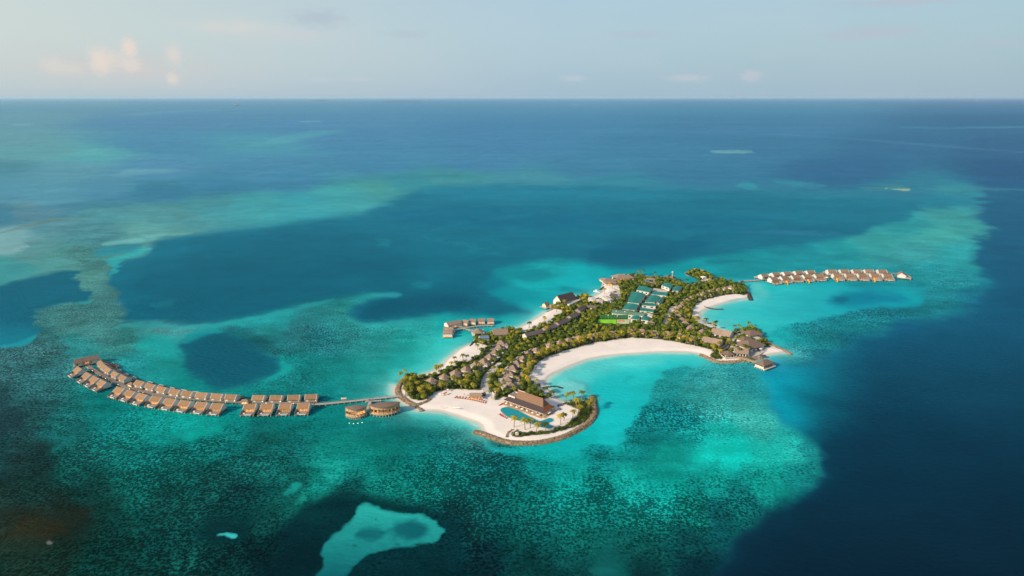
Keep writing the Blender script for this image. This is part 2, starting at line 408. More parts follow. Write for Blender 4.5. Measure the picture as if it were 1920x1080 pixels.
# natural irregularity: wander of the reef edges in metres, larger for larger forms
near = np.clip(np.hypot(P[:, 0], P[:, 1]) / 700.0, .6, 6)
wxn = (fbm(P[:,0], P[:,1], 60, 3) - .5) * 26 * np.sqrt(near) + (fbm(P[:,0], P[:,1], 14, 5, 3) - .5) * 9
wyn = (fbm(P[:,0], P[:,1], 60, 7) - .5) * 34 * near + (fbm(P[:,0], P[:,1], 14, 9, 3) - .5) * 10
px, py = pxa(P[:,0] + wxn, P[:,1] + wyn)
px0, py0 = pxa(P[:,0], P[:,1])
Q = np.stack([px, py], 1); Q0 = np.stack([px0, py0], 1)
# sea samples: image x, y, water colour with corner vignetting painted in, coral cover
S = '''
0,200,82,140,165,0;480,200,74,135,168,0;960,198,68,132,168,0;1440,200,58,126,162,0;1920,200,48,108,150,0
0,225,92,145,165,0;300,230,72,130,168,0;640,235,70,130,170,0;960,240,62,124,165,0;1440,240,58,118,158,0;1900,230,42,98,138,0
0,262,95,150,165,0;60,285,85,155,165,0;150,290,80,160,170,0;300,270,66,132,168,0;480,272,70,145,170,0;640,262,66,128,168,0;960,275,62,124,165,0;1250,285,55,120,158,0;1440,275,52,114,152,0;1700,270,45,102,142,0;1900,280,40,92,134,0
0,310,68,132,150,0;120,318,85,145,165,0;300,315,72,135,170,0;500,315,66,132,168,0;700,310,62,128,165,0;900,305,62,126,165,0;1100,315,56,122,158,0;1300,320,50,116,152,0;1600,320,40,98,140,0;1900,320,32,82,124,0
0,360,78,140,165,0;100,372,82,145,168,0;200,360,72,136,165,0;300,360,50,120,150,0;400,350,55,125,160,0;550,340,60,128,165,0
0,400,70,128,150,0;20,445,120,165,172,0;60,400,100,140,150,.1;110,420,82,138,150,.15;200,400,75,140,150,.15;180,440,68,130,140,.25;300,400,76,142,150,.1;400,375,66,140,152,.1;270,430,86,150,152,.1
480,380,62,152,162,.05;560,385,52,152,166,.05;640,360,60,154,162,.05;700,350,66,148,150,.05;760,345,50,138,152,0;850,337,60,140,150,0;1000,336,62,138,158,0;1150,345,48,132,155,0
60,470,85,140,145,.15;100,490,75,140,140,.2;170,480,62,125,125,.35;0,510,60,140,145,.1;180,520,70,130,128,.3;190,570,60,118,120,.4;150,600,62,125,125,.45;100,650,48,108,112,.5;20,680,45,105,110,.5
240,640,48,125,125,.45;200,620,62,128,128,.45;300,640,30,150,150,.15;310,615,70,140,142,.3;260,680,30,135,140,.35;60,730,40,105,110,.45;150,650,40,130,132,.35
0,780,28,62,68,.45;60,760,30,78,80,.5;120,800,22,105,105,.5;200,780,10,120,118,.4;300,800,10,135,130,.3;360,790,10,148,142,.2;420,790,8,140,135,.25;250,850,12,110,105,.45;150,860,16,88,84,.55;60,860,24,55,55,.5;0,860,22,60,62,.45
0,930,24,50,46,.4;60,990,26,46,38,.35;20,1000,26,46,38,.35;130,960,20,42,36,.4;60,930,20,54,50,.45;180,930,14,62,58,.5;100,1040,16,44,36,.5;0,1060,18,46,38,.45;250,900,10,88,82,.5;330,860,12,100,95,.45;300,960,8,62,60,.55;200,1050,8,52,48,.55;400,900,12,78,76,.5;400,830,10,108,104,.4
460,860,14,88,84,.5;500,830,14,100,96,.45;560,830,14,100,98,.4;430,950,8,46,48,.5;350,1040,8,58,56,.55;500,980,10,66,64,.5;500,1050,6,36,40,.4;560,1020,5,34,40,.4;450,1060,8,50,50,.5;540,900,14,90,86,.45;590,900,12,120,112,.4;560,960,10,85,80,.5
430,810,8,128,124,.3;500,800,12,110,108,.35;570,800,10,112,110,.35;640,800,8,118,116,.3;700,800,8,112,112,.35;640,850,12,125,118,.45;620,880,15,140,130,.4;700,860,12,128,120,.45;760,840,10,118,114,.45;720,900,12,118,110,.5;800,900,10,112,106,.5;640,920,8,70,70,.5
560,770,8,125,125,.25;450,800,6,132,130,.25;620,770,6,115,115,.2;700,780,6,118,120,.25;780,790,12,135,135,.2;760,800,8,112,114,.35;850,820,8,120,118,.35;900,850,10,108,108,.5;860,870,10,110,106,.5;950,880,10,105,104,.5
600,700,20,130,130,.3;560,720,18,118,120,.4;650,720,18,135,135,.3;700,700,25,150,148,.25;600,640,30,118,125,.45;650,620,35,125,128,.4;700,650,38,140,140,.35;760,640,30,150,148,.3;720,620,38,145,145,.3;560,620,38,120,128,.4;520,610,30,140,145,.25;760,690,28,160,158,.15;800,680,35,175,172,.05
800,640,40,165,162,.15;830,650,40,190,188,.0;800,620,36,155,155,.2;780,600,36,150,152,.2;840,600,22,155,158,.1;860,590,22,150,155,.1
480,705,18,125,125,.3;540,690,16,120,122,.35;450,735,14,125,125,.25;350,725,14,135,135,.2;300,690,25,140,140,.25;620,745,10,120,122,.3;700,738,12,130,132,.25;430,700,15,100,118,0
950,600,15,165,172,0;1000,590,15,165,175,0;1040,540,15,158,168,.1;1000,520,18,160,168,.1;1040,500,22,150,160,.15;1080,530,15,165,175,.05;1100,510,15,160,172,.05;1180,505,12,150,165,0;960,620,30,165,170,.05;970,560,12,140,155,0
960,500,16,135,150,.05;900,530,12,115,140,0;1300,500,16,150,160,.05;1400,500,22,138,150,.15;1360,490,22,140,152,.15;1500,490,25,138,150,.2;1560,470,30,140,150,.15;1640,450,50,148,152,.1;1500,470,25,132,148,.1
1700,420,38,140,150,.1;1780,400,55,145,150,.15;1820,420,55,145,148,.15;1760,440,60,155,155,.1;1720,470,55,150,155,.2;1800,480,40,150,158,.2;1790,360,40,130,150,.05;1760,380,30,125,150,0;1720,355,40,118,145,0
1750,510,32,138,148,.3;1800,530,30,130,142,.3;1840,550,20,105,128,.2;1760,560,25,125,138,.3;1720,590,20,105,125,.3;1650,610,18,105,122,.35;1600,600,20,120,132,.35;1600,640,16,95,115,.3;1550,640,22,115,125,.4;1540,680,16,95,115,.25
1480,560,30,185,192,0;1420,560,45,190,195,0;1540,560,15,165,180,0;1700,555,18,150,165,.1;1400,600,60,195,198,0;1360,590,70,195,195,0;1450,600,22,178,185,.05;1420,620,30,178,185,.1;1480,630,25,160,168,.35;1500,660,25,135,145,.4;1440,640,30,175,182,.1;1500,670,15,130,145,.3
1100,700,65,205,205,0;1060,720,95,200,202,0;1045,735,120,195,195,0;1180,690,55,205,205,0;1160,740,25,190,192,0;1130,780,18,185,188,0;1120,800,14,182,185,0;1220,680,45,198,200,0;1250,675,50,195,198,0;1300,672,40,185,190,.05;1120,820,12,175,178,.05;1060,840,12,165,168,.1
1260,700,32,150,155,.35;1300,700,40,150,155,.4;1240,730,30,150,152,.4;1300,740,45,158,158,.4;1250,780,14,128,132,.45;1360,720,50,152,155,.35;1400,700,35,140,148,.35;1420,720,35,150,158,.3;1200,800,12,120,124,.5;1280,790,12,125,128,.5;1350,760,50,165,162,.4;1400,770,55,165,160,.35;1430,790,50,165,160,.3
1300,820,16,145,142,.45;1360,810,22,165,158,.3;1320,850,14,178,170,.2;1380,850,12,182,174,.2;1440,840,25,170,162,.3;1480,840,30,160,155,.3;1250,860,14,155,148,.4;1180,840,12,130,130,.55;1120,860,10,125,125,.55;1060,870,10,150,146,.45;1000,860,10,148,145,.4;1120,900,10,120,114,.65;1060,900,12,160,152,.45;1180,900,14,150,142,.45;1240,900,10,150,142,.45
1340,900,14,150,142,.4;1440,900,14,140,132,.4;1500,880,16,125,125,.35;1520,850,20,120,125,.3;1380,950,10,100,100,.45;1300,960,10,110,104,.5;1200,960,12,125,118,.55;1100,960,12,125,118,.55;1000,940,10,115,110,.5;960,920,10,105,102,.5;900,960,10,85,84,.5;900,920,10,100,98,.5;1000,1000,10,90,88,.5;1100,1020,10,90,86,.5;1200,1020,10,80,78,.5;1300,1020,8,62,66,.4;1350,980,8,75,80,.35
1000,1060,8,58,60,.4;1100,1060,10,70,72,.35;1200,1065,8,50,54,.4;1300,1060,6,40,50,.3;900,1050,6,40,46,.4;800,1060,5,40,46,.4;720,1060,6,46,50,.4;1140,1070,12,88,88,.1;850,980,8,60,62,.5
1480,760,10,125,155,0;1450,700,10,140,170,0;1500,720,10,105,145,0;1600,700,12,85,125,0;1550,760,8,85,125,0;1600,800,8,62,98,0;1560,860,10,60,88,0;1550,950,8,45,72,0;1450,1000,6,42,62,0;1400,1070,6,34,50,0;1600,1060,6,32,50,0
1700,620,18,90,130,0;1750,700,14,74,115,0;1700,800,8,54,88,0;1700,900,7,42,70,0;1700,1000,7,36,60,0;1850,1050,7,36,58,0;1900,900,8,42,70,0;1900,780,12,56,92,0;1900,650,20,74,115,0;1880,560,24,82,125,0;1900,470,26,84,128,0;1880,400,26,82,125,0;1880,350,30,86,130,0;2300,500,24,80,125,0;2300,900,8,42,70,0
-300,300,70,132,155,0;-300,500,60,120,130,.1;-300,800,28,60,64,.3;-300,1000,30,40,30,.3;2400,250,42,96,138,0;200,1300,8,45,44,.5;900,1300,6,38,44,.3;1700,1300,7,34,56,0
'''
S = np.array([[float(v) for v in q.split(',')] for line in S.strip().splitlines() for q in line.strip().split(';')])
SC = np.array([lin(s[2:5]) for s in S])
def metric(x, y): return np.stack([x / 1.0, 640 * np.log(np.maximum(y - 165, 12) / 100.)], 1)
ms = metric(S[:, 0], S[:, 1])
tx = np.arange(-1500, 3500, 10.0); tl = np.arange(-1100, 1900, 10.0)
TX, TL = np.meshgrid(tx, tl); mq = np.stack([TX.ravel(), TL.ravel()], 1)
num = np.zeros((len(mq), 4)); den = np.full(len(mq), 1e-30)
for s, m_, colr in zip(S, ms, SC):
    wgt = (((mq - m_) ** 2).sum(1) + 60) ** -2.4
    num[:, :3] += wgt[:, None] * np.sqrt(colr); num[:, 3] += wgt * s[5]; den += wgt
tab = (num / den[:, None]).reshape(len(tl), len(tx), 4)
mm = metric(px, py); fx = np.clip((mm[:, 0] - tx[0]) / 10, 0, len(tx) - 1.01); fy = np.clip((mm[:, 1] - tl[0]) / 10, 0, len(tl) - 1.01)
ix, iy = fx.astype(int), fy.astype(int); fx = (fx - ix)[:, None]; fy = (fy - iy)[:, None]
v4 = (tab[iy, ix] * (1 - fx) + tab[iy, ix + 1] * fx) * (1 - fy) + (tab[iy + 1, ix] * (1 - fx) + tab[iy + 1, ix + 1] * fx) * fy
col = v4[:, :3] ** 2; cov = v4[:, 3]
def lay(poly, rgb, soft, amt=1.0, cv=0.0, brk=0.0, grad=None, smooth=2, raw=False):
    """a bottom feature with its own outline; soft = width of its slope"""
    global col, cov
    pl = smooth_poly(poly, smooth); bb = np.array(pl); pad = soft * 2 + 6
    Z = Q0 if raw else Q
    k = np.where((Z[:,0] > bb[:,0].min()-pad) & (Z[:,0] < bb[:,0].max()+pad) & (Z[:,1] > bb[:,1].min()-pad) & (Z[:,1] < bb[:,1].max()+pad))[0]
    if not len(k): return
    d = sdf(Z[k], pl); f = (1 - sstep(d, -soft, soft)) * amt
    if brk: f = f * (1 - brk * sstep(fbm(P[k][:,0] + P[k][:,1]*.4, P[k][:,1], 13, 91, 4), .38, .6))
    if grad is None: cc = np.array(lin(rgb))[None, :]
    else:
        g = np.clip((Z[k][:, grad[0]] - grad[1]) / (grad[2] - grad[1]), 0, 1)[:, None]
        cc = np.array(lin(rgb))[None, :] * (1 - g) + np.array(lin(grad[3]))[None, :] * g
    col[k] = col[k] * (1 - f[:, None]) + cc * f[:, None]; cov[k] = cov[k] * (1 - f) + cv * f
def ell(cx, cy, rx, ry, n=20): return [(cx + rx*math.cos(2*math.pi*i/n), cy + ry*math.sin(2*math.pi*i/n)) for i in range(n)]
# the open sea edge of the northern reef
lay([(-400,470),(0,432),(60,414),(140,404),(150,394),(200,388),(300,382),(430,366),(600,347),(760,336),(860,332),(860,326),(600,334),(400,350),(200,372),(0,395),(-400,420)], (48,116,148), 4, .45)
# big lagoon
lay([(300,447),(367,436),(467,428),(600,410),(667,404),(700,392),(733,377),(787,352),(933,344),(1233,352),(1400,362),(1560,370),(1700,372),(1738,378),(1727,393),(1690,415),
 (1613,440),(1513,457),(1447,467),(1380,475),(1300,487),(1233,499),(1180,505),(1130,501),(1083,493),(1050,488),(983,491),(940,499),(905,520),(900,540),(935,560),(990,580),(1000,586),(950,594),(910,588),(817,590),(775,600),(733,605),
 (667,600),(645,587),(673,566),(710,556),(757,552),(700,548),(660,552),(633,560),(580,570),(533,580),(467,597),(400,605),(333,607),(240,602),(223,597),(238,578),(217,560),(200,530),(206,500),(235,488),(282,474),(278,462)],
 (22,116,143), 9, 1, 0, grad=(1, 350, 600, (15,99,123)))
lay([(260,500),(420,455),(600,440),(760,470),(800,520),(640,545),(480,585),(330,595),(250,560)], (14,90,116), 34, .6)
lay([(780,352),(1000,350),(1300,362),(1250,376),(1000,378),(800,372)], (28,128,156), 10, .7)
lay([(700,400),(820,385),(1000,395),(1250,400),(1500,410),(1350,430),(1050,430),(800,425)], (14,104,138), 14, .7)
lay([(1100,470),(1160,450),(1350,450),(1300,475),(1180,498),(1110,492)], (14,92,124), 12, .7)
lay([(665,585),(700,565),(780,552),(880,555),(905,575),(820,583),(740,597),(680,597)], (13,82,108), 10, .8)
lay([(700,455),(715,447),(735,455),(738,462),(710,463)], (34,140,156), 4, .45, 0, .8); lay([(780,438),(850,452),(930,462),(955,465),(945,478),(890,475),(800,452)], (34,134,152), 6, .4, 0, .8)
lay([(770,535),(800,528),(815,533),(800,540),(780,541)], (30,142,158), 5, .5, 0, .7); lay([(690,552),(720,547),(758,549),(752,556),(715,558)], (45,150,160), 3, .8)
lay([(285,570),(320,562),(335,566),(310,573),(290,577)], (30,125,140), 6, .6)
lay([(1250,565-100),(1400,440),(1600,435),(1650,425),(1500,425),(1300,440)], (18,98,132), 10, .5)
lay([(1280,505),(1400,488),(1420,492),(1330,500)], (20,120,138), 5, .4)
lay([(1320,490),(1400,484),(1400,492),(1350,497),(1325,496)], (20,108,128), 4, .6)
lay([(960,512),(990,503),(1030,507),(1045,522),(1010,532),(975,527)], (14,125,142), 6, .7)
lay([(1045,540),(1080,536),(1110,548),(1108,552),(1070,546)], (12,118,138), 3, .5)
# rim highlights and the sand apron of the small inlet
lay([(190,455),(262,447),(280,450),(300,444),(270,452),(262,458),(230,462),(192,460)], (110,178,178), 3, .8)
lay([(264,440),(300,437),(367,434),(360,437),(310,441),(275,446)], (112,175,172), 2.5, .7)
lay([(185,468),(225,462),(262,460),(268,468),(240,474),(205,478),(180,476)], (24,128,150), 6, .8)
lay([(205,485),(240,474),(275,466),(284,470),(250,482),(222,492),(213,520),(204,522)], (45,165,172), 4, .75)
lay([(370,392),(430,385),(480,388),(640,372),(725,374),(690,388),(600,400),(460,412),(400,402)], (74,164,172), 9, .3)
lay([(0,458),(0,440),(38,455),(50,470),(20,478),(-60,480),(-60,448)], (128,170,176), 3, .8)
lay([(0,433),(60,416),(140,406),(150,408),(60,424),(0,440)], (105,120,115), 2, .5)
lay([(215,612),(240,603),(333,608),(400,606),(470,598),(600,568),(633,560),(630,566),(560,586),(440,610),(330,613),(250,611)], (40,160,165), 3, .6)
lay([(636,590),(668,602),(735,606),(780,601),(790,606),(735,611),(660,607)], (45,165,168), 3, .5)
# left basin
lay([(-300,560),(0,540),(50,522),(110,507),(133,511),(142,535),(160,558),(150,570),(110,572),(77,577),(57,597),(62,612),(87,617),(62,640),(33,650),(0,649),(-300,680)], (18,98,122), 5, 1, 0, grad=(1, 600, 650, (20,130,150)))
lay([(0,640),(40,640),(88,618),(80,632),(50,650),(0,652)], (28,150,165), 4, .8)
lay([(118,573),(150,567),(165,560),(158,570),(130,578)], (40,160,160), 2.5, .7)
# round blue hole in the reef behind the villas
lay([(380,618),(350,632),(334,655),(334,685),(355,710),(400,728),(450,730),(495,718),(520,698),(524,680),(508,662),(480,648),(440,634),(415,620)], (16,96,116), 8, 1)
lay([(355,640),(400,630),(450,645),(500,665),(508,690),(480,712),(420,718),(370,705),(345,675)], (14,88,110), 12, .8)
lay([(352,616),(400,612),(412,622),(380,632),(345,645)], (22,150,158), 5, .7)
lay([(530,675),(545,690),(520,712),(495,726),(500,718),(520,700)], (22,155,155), 3, .7)
lay([(300,628),(345,622),(340,650),(330,680),(300,672),(290,645)], (24,155,158), 10, .5)
lay([(402,614),(420,625),(470,645),(520,665),(530,655),(480,630),(430,612)], (20,80,95), 4, .55, .3)
lay([(440,620),(520,612),(600,630),(560,660),(520,668),(470,640)], (36,105,112), 14, .45, .5)
# deep ocean
DEEP = [(2800,330),(1960,342),(1880,346),(1840,352),(1826,372),(1840,395),(1850,423),(1832,443),(1818,468),(1822,500),(1840,523),(1858,548),(1832,575),(1780,590),(1697,604),(1640,618),
 (1600,642),(1560,664),(1515,680),(1470,690),(1440,694),(1428,712),(1430,732),(1444,758),(1462,782),(1485,802),(1510,824),(1532,848),(1543,872),(1540,900),(1515,932),(1470,958),(1420,985),(1370,1010),(1330,1040),(1290,1100),(1200,1400),(2800,1400)]
def deepcol():
    global col, cov
    d = sdf(Q, smooth_poly(DEEP, 2)); f = 1 - sstep(d, -24, 8)
    yy = Q[:, 1]; ks = np.array([340, 480, 620, 720, 830, 950, 1080, 1300.])
    cs = np.array([lin(c_) for c_ in [(30,92,130),(22,86,120),(16,80,112),(12,68,94),(8,52,76),(8,44,64),(7,36,54),(6,30,48)]])  # darkens towards the lower edge, lens vignetting included in the colour
    cc = np.stack([np.interp(yy, ks, cs[:, i]) for i in range(3)], 1)
    # the upper slope of the drop-off still shows some sand
    sl_ = np.exp(-np.maximum(-d - 8, 0) / 48) * np.clip(1.25 - np.abs(yy - 742) / 80, 0, 1) * np.clip((1640 - Q[:,0]) / 160, 0, 1)
    cc = cc * (1 - sl_[:, None]) + np.array(lin((2, 172, 198)))[None, :] * sl_[:, None]
    s2 = np.exp(-np.maximum(-d, 0) / 22) * np.clip(1 - np.abs(yy - 560) / 330, .25, 1) * .5
    cc = cc * (1 - s2[:, None]) + np.array(lin((14, 110, 140)))[None, :] * s2[:, None]
    col[:] = col * (1 - f[:, None]) + cc * f[:, None]; cov[:] = cov * (1 - f)
deepcol()
# sheltered pale water inside the two crescents
lay([(1030,700),(1100,672),(1160,662),(1300,658),(1330,668),(1310,682),(1262,688),(1240,690),(1226,722),(1232,752),(1198,776),(1172,806),(1160,828),(1130,836),(1100,826),(1120,800),(1125,775),(1122,745),(1100,735),(1040,750),(1010,725)],
 (30,188,192), 5, .85, 0, grad=(1, 690, 800, (20,186,190)))
lay([(1030,705),(1100,680),(1160,670),(1230,666),(1230,680),(1160,688),(1110,705),(1080,735),(1040,742)], (88,206,206), 14, .75)
lay([(1060,712),(1085,715),(1112,735),(1130,752),(1112,748),(1090,728),(1060,718)], (75,165,172), 4, .65)
lay([(1038,716),(1062,716),(1078,722),(1100,740),(1085,748),(1060,744),(1040,735)], (125,200,200), 5, .7)
lay([(1237,700),(1248,686),(1275,680),(1296,692),(1280,700),(1258,706),(1245,712)], (16,130,136), 6, .6, .3)
lay([(1172,704),(1185,702),(1180,716),(1170,712)], (20,165,170), 4, .5, .2)
lay([(1330,585),(1360,572),(1404,562),(1440,540),(1560,536),(1700,548),(1742,557),(1700,572),(1600,580),(1590,586),(1535,598),(1480,604),(1463,622),(1430,640),(1400,614),(1360,618),(1318,600)],
 (55,192,196), 5, .85, 0, grad=(0, 1380, 1620, (14,158,176)))
lay([(1545,562),(1590,548),(1640,543),(1700,552),(1690,562),(1620,574),(1570,572)], (10,120,152), 10, .85)
lay([(1560,562),(1585,557),(1600,564),(1580,570)], (12,95,122), 4, .6)
lay([(1330,598),(1360,594),(1375,606),(1350,612)], (90,180,185), 6, .5)
lay([(1410,530),(1440,532),(1440,556),(1412,556)], (105,195,195), 8, .5)
lay([(1520,598),(1600,585),(1720,575),(1800,560),(1830,570),(1760,590),(1650,605),(1560,622),(1500,640),(1480,625),(1490,605)], (22,118,130), 7, .6, .5)
lay([(1350,500+30),(1352,526),(1372,530),(1400,536),(1412,530),(1380,522)], (60,165,170), 5, .4)
lay([(1560,524+6),(1720,528),(1740,540),(1640,537),(1500,532)], (24,110,125), 5, .45, .3)
# dark reef belt south-east of the pool headland and the belt east of the pale bay
lay([(1140,838),(1175,812),(1205,780),(1228,760),(1250,735),(1290,745),(1300,780),(1260,815),(1180,850)], (16,128,130), 16, .35, .45)
lay([(1080,835),(1120,830),(1140,845),(1110,862),(1080,850)], (8,95,102), 6, .5, .6)
lay([(880,815),(910,820),(960,835),(985,850),(960,880),(900,875),(860,850),(800,830),(770,810),(800,802),(850,812)], (8,98,100), 10, .45, .5)
# shallow cove under the west beach
lay([(752,755),(775,768),(800,771),(857,781),(895,796),(903,808),(885,812),(880,800),(835,790),(790,785),(760,778),(745,765)], (18,182,178), 5, .9)
lay([(885,813),(905,820),(960,837),(1030,838),(1090,820),(1125,795),(1120,820),(1060,850),(980,852),(920,840)], (12,172,172), 6, .7, .1)
lay([(740,745),(760,760),(782,770),(775,774),(750,762),(738,752)], (150,205,200), 4, .7)
lay([(742,690),(760,708),(790,700),(830,680),(860,650),(880,640),(860,640),(800,672),(755,690),(735,720),(728,735),(722,720)], (40,190,188), 9, .8)
# dark weed fields, the sand pool and bright scars in the foreground
lay([(545,975),(575,945),(620,920),(660,925),(730,932),(800,950),(845,975),(868,1005),(872,1050),(850,1110),(560,1110),(540,1060)], (4,42,48), 14, .95, .25)
lay([(375,985),(400,968),(450,965),(480,985),(475,1012),(440,1030),(400,1022),(378,1008)], (6,44,48), 9, .85, .2)
lay([(400,940),(440,930),(470,940),(500,975),(480,990),(420,975)], (6,56,56), 14, .6, .4)
lay([(470,1080),(540,1030),(600,1000),(620,1020),(590,1080),(560,1110),(480,1110)], (4,32,38), 14, .7, .2)
lay([(657,940),(690,944),(720,954),(787,970),(808,986),(818,1005),(806,1020),(770,1023),(733,1024),(690,1034),(662,1054),(640,1090),(600,1150),(570,1150),(594,1080),(606,1045),(622,1008),(630,990),(661,971)], (38,164,160), 4, 1, .05, grad=(1, 950, 1075, (14,98,106)))
lay(ell(757,995,32,17), (14,92,102), 7, .95); lay(ell(688,998,24,9), (16,100,108), 5, .9); lay(ell(722,996,14,4), (16,108,114), 5, .7)
lay(ell(693,973,3,1.5), (8,70,80), 1.5, .8); lay(ell(659,1021,5,2.5), (8,70,80), 1.5, .8); lay(ell(737,1019,4,1.5), (8,80,88), 1.5, .7)
lay([(414,996),(424,998),(436,1004),(444,1011),(438,1015),(424,1010),(416,1003)], (60,188,188), 2.0, 1, smooth=1)
lay([(505,893),(520,888),(527,890),(520,898),(508,898)], (28,160,150), 3, .8, 0, .7); lay([(535,905),(545,900),(552,908),(540,922),(528,930),(530,918)], (24,155,148), 3, .75, 0, .6); lay([(480,905),(490,896),(495,900),(488,912),(482,912)], (20,135,130), 3, .6, 0, .7)
lay([(385,930),(405,910),(410,915),(405,935),(390,940)], (16,125,118), 5, .5, .2, .9); lay([(370,880),(388,860),(390,872),(378,888)], (16,140,132), 5, .45, .1, .9)
lay([(620,860),(640,880),(610,905),(590,890),(600,870)], (30,165,155), 6, .6, .2, .8)
lay([(555,915),(575,930),(560,950),(545,940)], (26,150,140), 5, .6, .3, .9); lay([(300,1075),(340,1030),(352,1030),(330,1080)], (20,100,92), 4, .5, .3, .9); lay([(350,1060),(385,1010),(395,1012),(365,1065)], (20,100,92), 4, .5, .3, .9)
lay([(340,880),(400,862),(430,905),(400,960),(330,980),(250,960),(270,910)], (14,72,68), 22, .5, .5); lay([(415,800),(470,790),(520,830),(500,870),(430,880),(405,840)], (14,92,90), 14, .45, .45)
lay([(1100,1060),(1140,1058),(1155,1068),(1130,1078),(1105,1072)], (20,105,105), 6, .8)
lay([(390,800),(420,788),(420,800),(380,815),(330,820),(320,812)], (10,165,155), 8, .6)
lay([(0,985),(60,975),(110,980),(125,1000),(60,1012),(0,1015)], (54,46,20), 12, .7, .1, .4)
lay([(-60,965),(20,950),(110,952),(165,945),(180,958),(140,980),(120,1005),(60,1022),(-60,1030)], (34,34,26), 24, .6, .25, .3)
lay([(70,1015),(85,1013),(88,1017),(76,1019)], (120,125,120), 1.5, .8)
# far sandbanks, shoals and streaks towards the horizon
lay([(1325,284),(1370,281),(1415,283),(1405,286),(1340,287)], (120,175,180), 2, .75); lay([(1600,352),(1690,347),(1712,354),(1650,357)], (82,140,140), 4, .55); lay([(1672,353),(1700,353.5),(1708,355.5),(1670,355)], (170,190,150), 1, .9)
lay([(1380,345),(1400,340),(1418,350),(1420,356),(1385,354)], (50,160,170), 4, .5); lay([(1440,335),(1500,342),(1560,348),(1520,352),(1450,343)], (58,150,165), 4, .5)
lay([(1730,350),(1850,350),(1960,356),(1960,360),(1840,356),(1740,356)], (72,145,155), 3, .5)
lay([(550,250),(600,245),(660,244),(610,252),(520,272),(440,278),(480,268)], (80,160,175), 4, .6); lay([(560,227),(605,227),(600,229),(560,229)], (110,175,185), 1.5, .6)
lay([(215,325),(240,317),(262,318),(350,316),(330,322),(270,326),(215,332)], (105,165,180), 4, .6); lay([(110,285),(190,278),(205,284),(170,293),(120,293)], (90,170,175), 4, .6)
lay([(0,245),(80,250),(160,278),(120,300),(0,305),(-80,290),(-80,250)], (92,150,160), 9, .6); lay([(20,233),(60,232),(58,235),(22,236)], (120,170,185), 2, .7)
lay([(225,215),(320,207),(440,205),(330,211),(240,218)], (100,155,180), 3, .5)
lay([(1450,250),(1600,258),(1800,275),(1950,286),(1950,289),(1800,279),(1600,262),(1450,253)], (85,135,170), 1.5, .25)
lay([(1780,238),(1960,236),(1960,240),(1800,241)], (70,140,165), 1.5, .5); lay([(1690,236),(1812,240),(1800,243),(1690,241)], (60,130,165), 2, .4)
lay([(800,432),(880,412),(1000,400),(1000,403),(880,418),(810,436)], (45,130,158), 3, .3, 0, .5)
lay([(1380,432),(1500,434),(1620,437),(1500,441),(1380,437)], (48,118,150), 2.5, .55)
# shallow water along the sand
kk = np.where((px0 > 600) & (px0 < 1620) & (py0 > 470) & (py0 < 900))[0]
ds = np.full(len(kk), 1e9); PW = P[kk]
for ln in SAND_SHORES: ds = np.minimum(ds, dist_line(PW, wxy(ln)))
f = np.exp(-ds / 11) * .9
col[kk] = col[kk] * (1 - f[:, None]) + np.array(lin((120, 208, 205)))[None, :] * f[:, None]
f = np.exp(-(ds / 4.5) ** 2) * .7
col[kk] = col[kk] * (1 - f[:, None]) + np.array(lin((196, 208, 196)))[None, :] * f[:, None]; cov[kk] *= np.clip(ds / 25, 0, 1)
# broad mottling of the bottom
n1 = fbm(P[:,0], P[:,1], 45, 21, 5); n2 = fbm(P[:,0]*.5 + P[:,1]*.2, P[:,1]*1.0, 16, 33, 4)
amp = np.clip(cov, 0, .6)
col *= (1 + (n1 - .5)[:, None] * (.25 + 1.3 * amp[:, None])) * (1 + (n2 - .5)[:, None] * (.06 + 1.7 * amp[:, None]))
n3 = fbm(P[:,0] + 40*n1, P[:,1] + 60*n2, 110, 61, 4)
cov = np.clip(cov + ((n1 - .5) * .55 + (n3 - .5) * .7) * np.clip(cov * 2.5, 0, 1) * .8, 0, 1)
col *= (1 + (n3 - .5)[:, None] * .35 * amp[:, None])
WG = 1.03                                    # photo colour -> surface colour
col = np.clip(col * WG * np.array([.84, .955, .965]), 0, .9)
verts = np.zeros((nr * nc + nc, 3), np.float32); verts[:nr*nc, 0] = P[:,0]; verts[:nr*nc, 1] = P[:,1]
verts[nr*nc:, 0] = np.linspace(-150000, 150000, nc); verts[nr*nc:, 1] = -150000
verts[0, 0] = -150000; verts[nc-1, 0] = 150000
idx = np.arange((nr+1)*nc).reshape(nr+1, nc)
quads = np.stack([idx[1:, :-1], idx[1:, 1:], idx[:-1, 1:], idx[:-1, :-1]], -1).reshape(-1, 4)
me = bpy.data.meshes.new('sea'); me.vertices.add(len(verts)); me.vertices.foreach_set('co', verts.ravel())
me.loops.add(quads.size); me.loops.foreach_set('vertex_index', quads.ravel().astype(np.int32))
me.polygons.add(len(quads)); me.polygons.foreach_set('loop_start', np.arange(0, quads.size, 4, dtype=np.int32)); me.update(calc_edges=True)
a = me.color_attributes.new('bottom', 'FLOAT_COLOR', 'POINT')
rgba = np.ones((len(verts), 4), np.float32); rgba[:nr*nc, :3] = col; rgba[nr*nc:, :3] = lin((10, 60, 90)); a.data.foreach_set('color', rgba.ravel())
a = me.attributes.new('coral', 'FLOAT', 'POINT'); cc_ = np.zeros(len(verts), np.float32); cc_[:nr*nc] = cov; a.data.foreach_set('value', cc_)
m, nt, b = new_mat('lagoon_water'); me.materials.append(m)
at = N(nt, 'ShaderNodeAttribute'); at.attribute_name = 'bottom'; ac = N(nt, 'ShaderNodeAttribute'); ac.attribute_name = 'coral'
geo = N(nt, 'ShaderNodeNewGeometry')
mp = N(nt, 'ShaderNodeMapping'); nt.links.new(geo.outputs['Position'], mp.inputs[0])
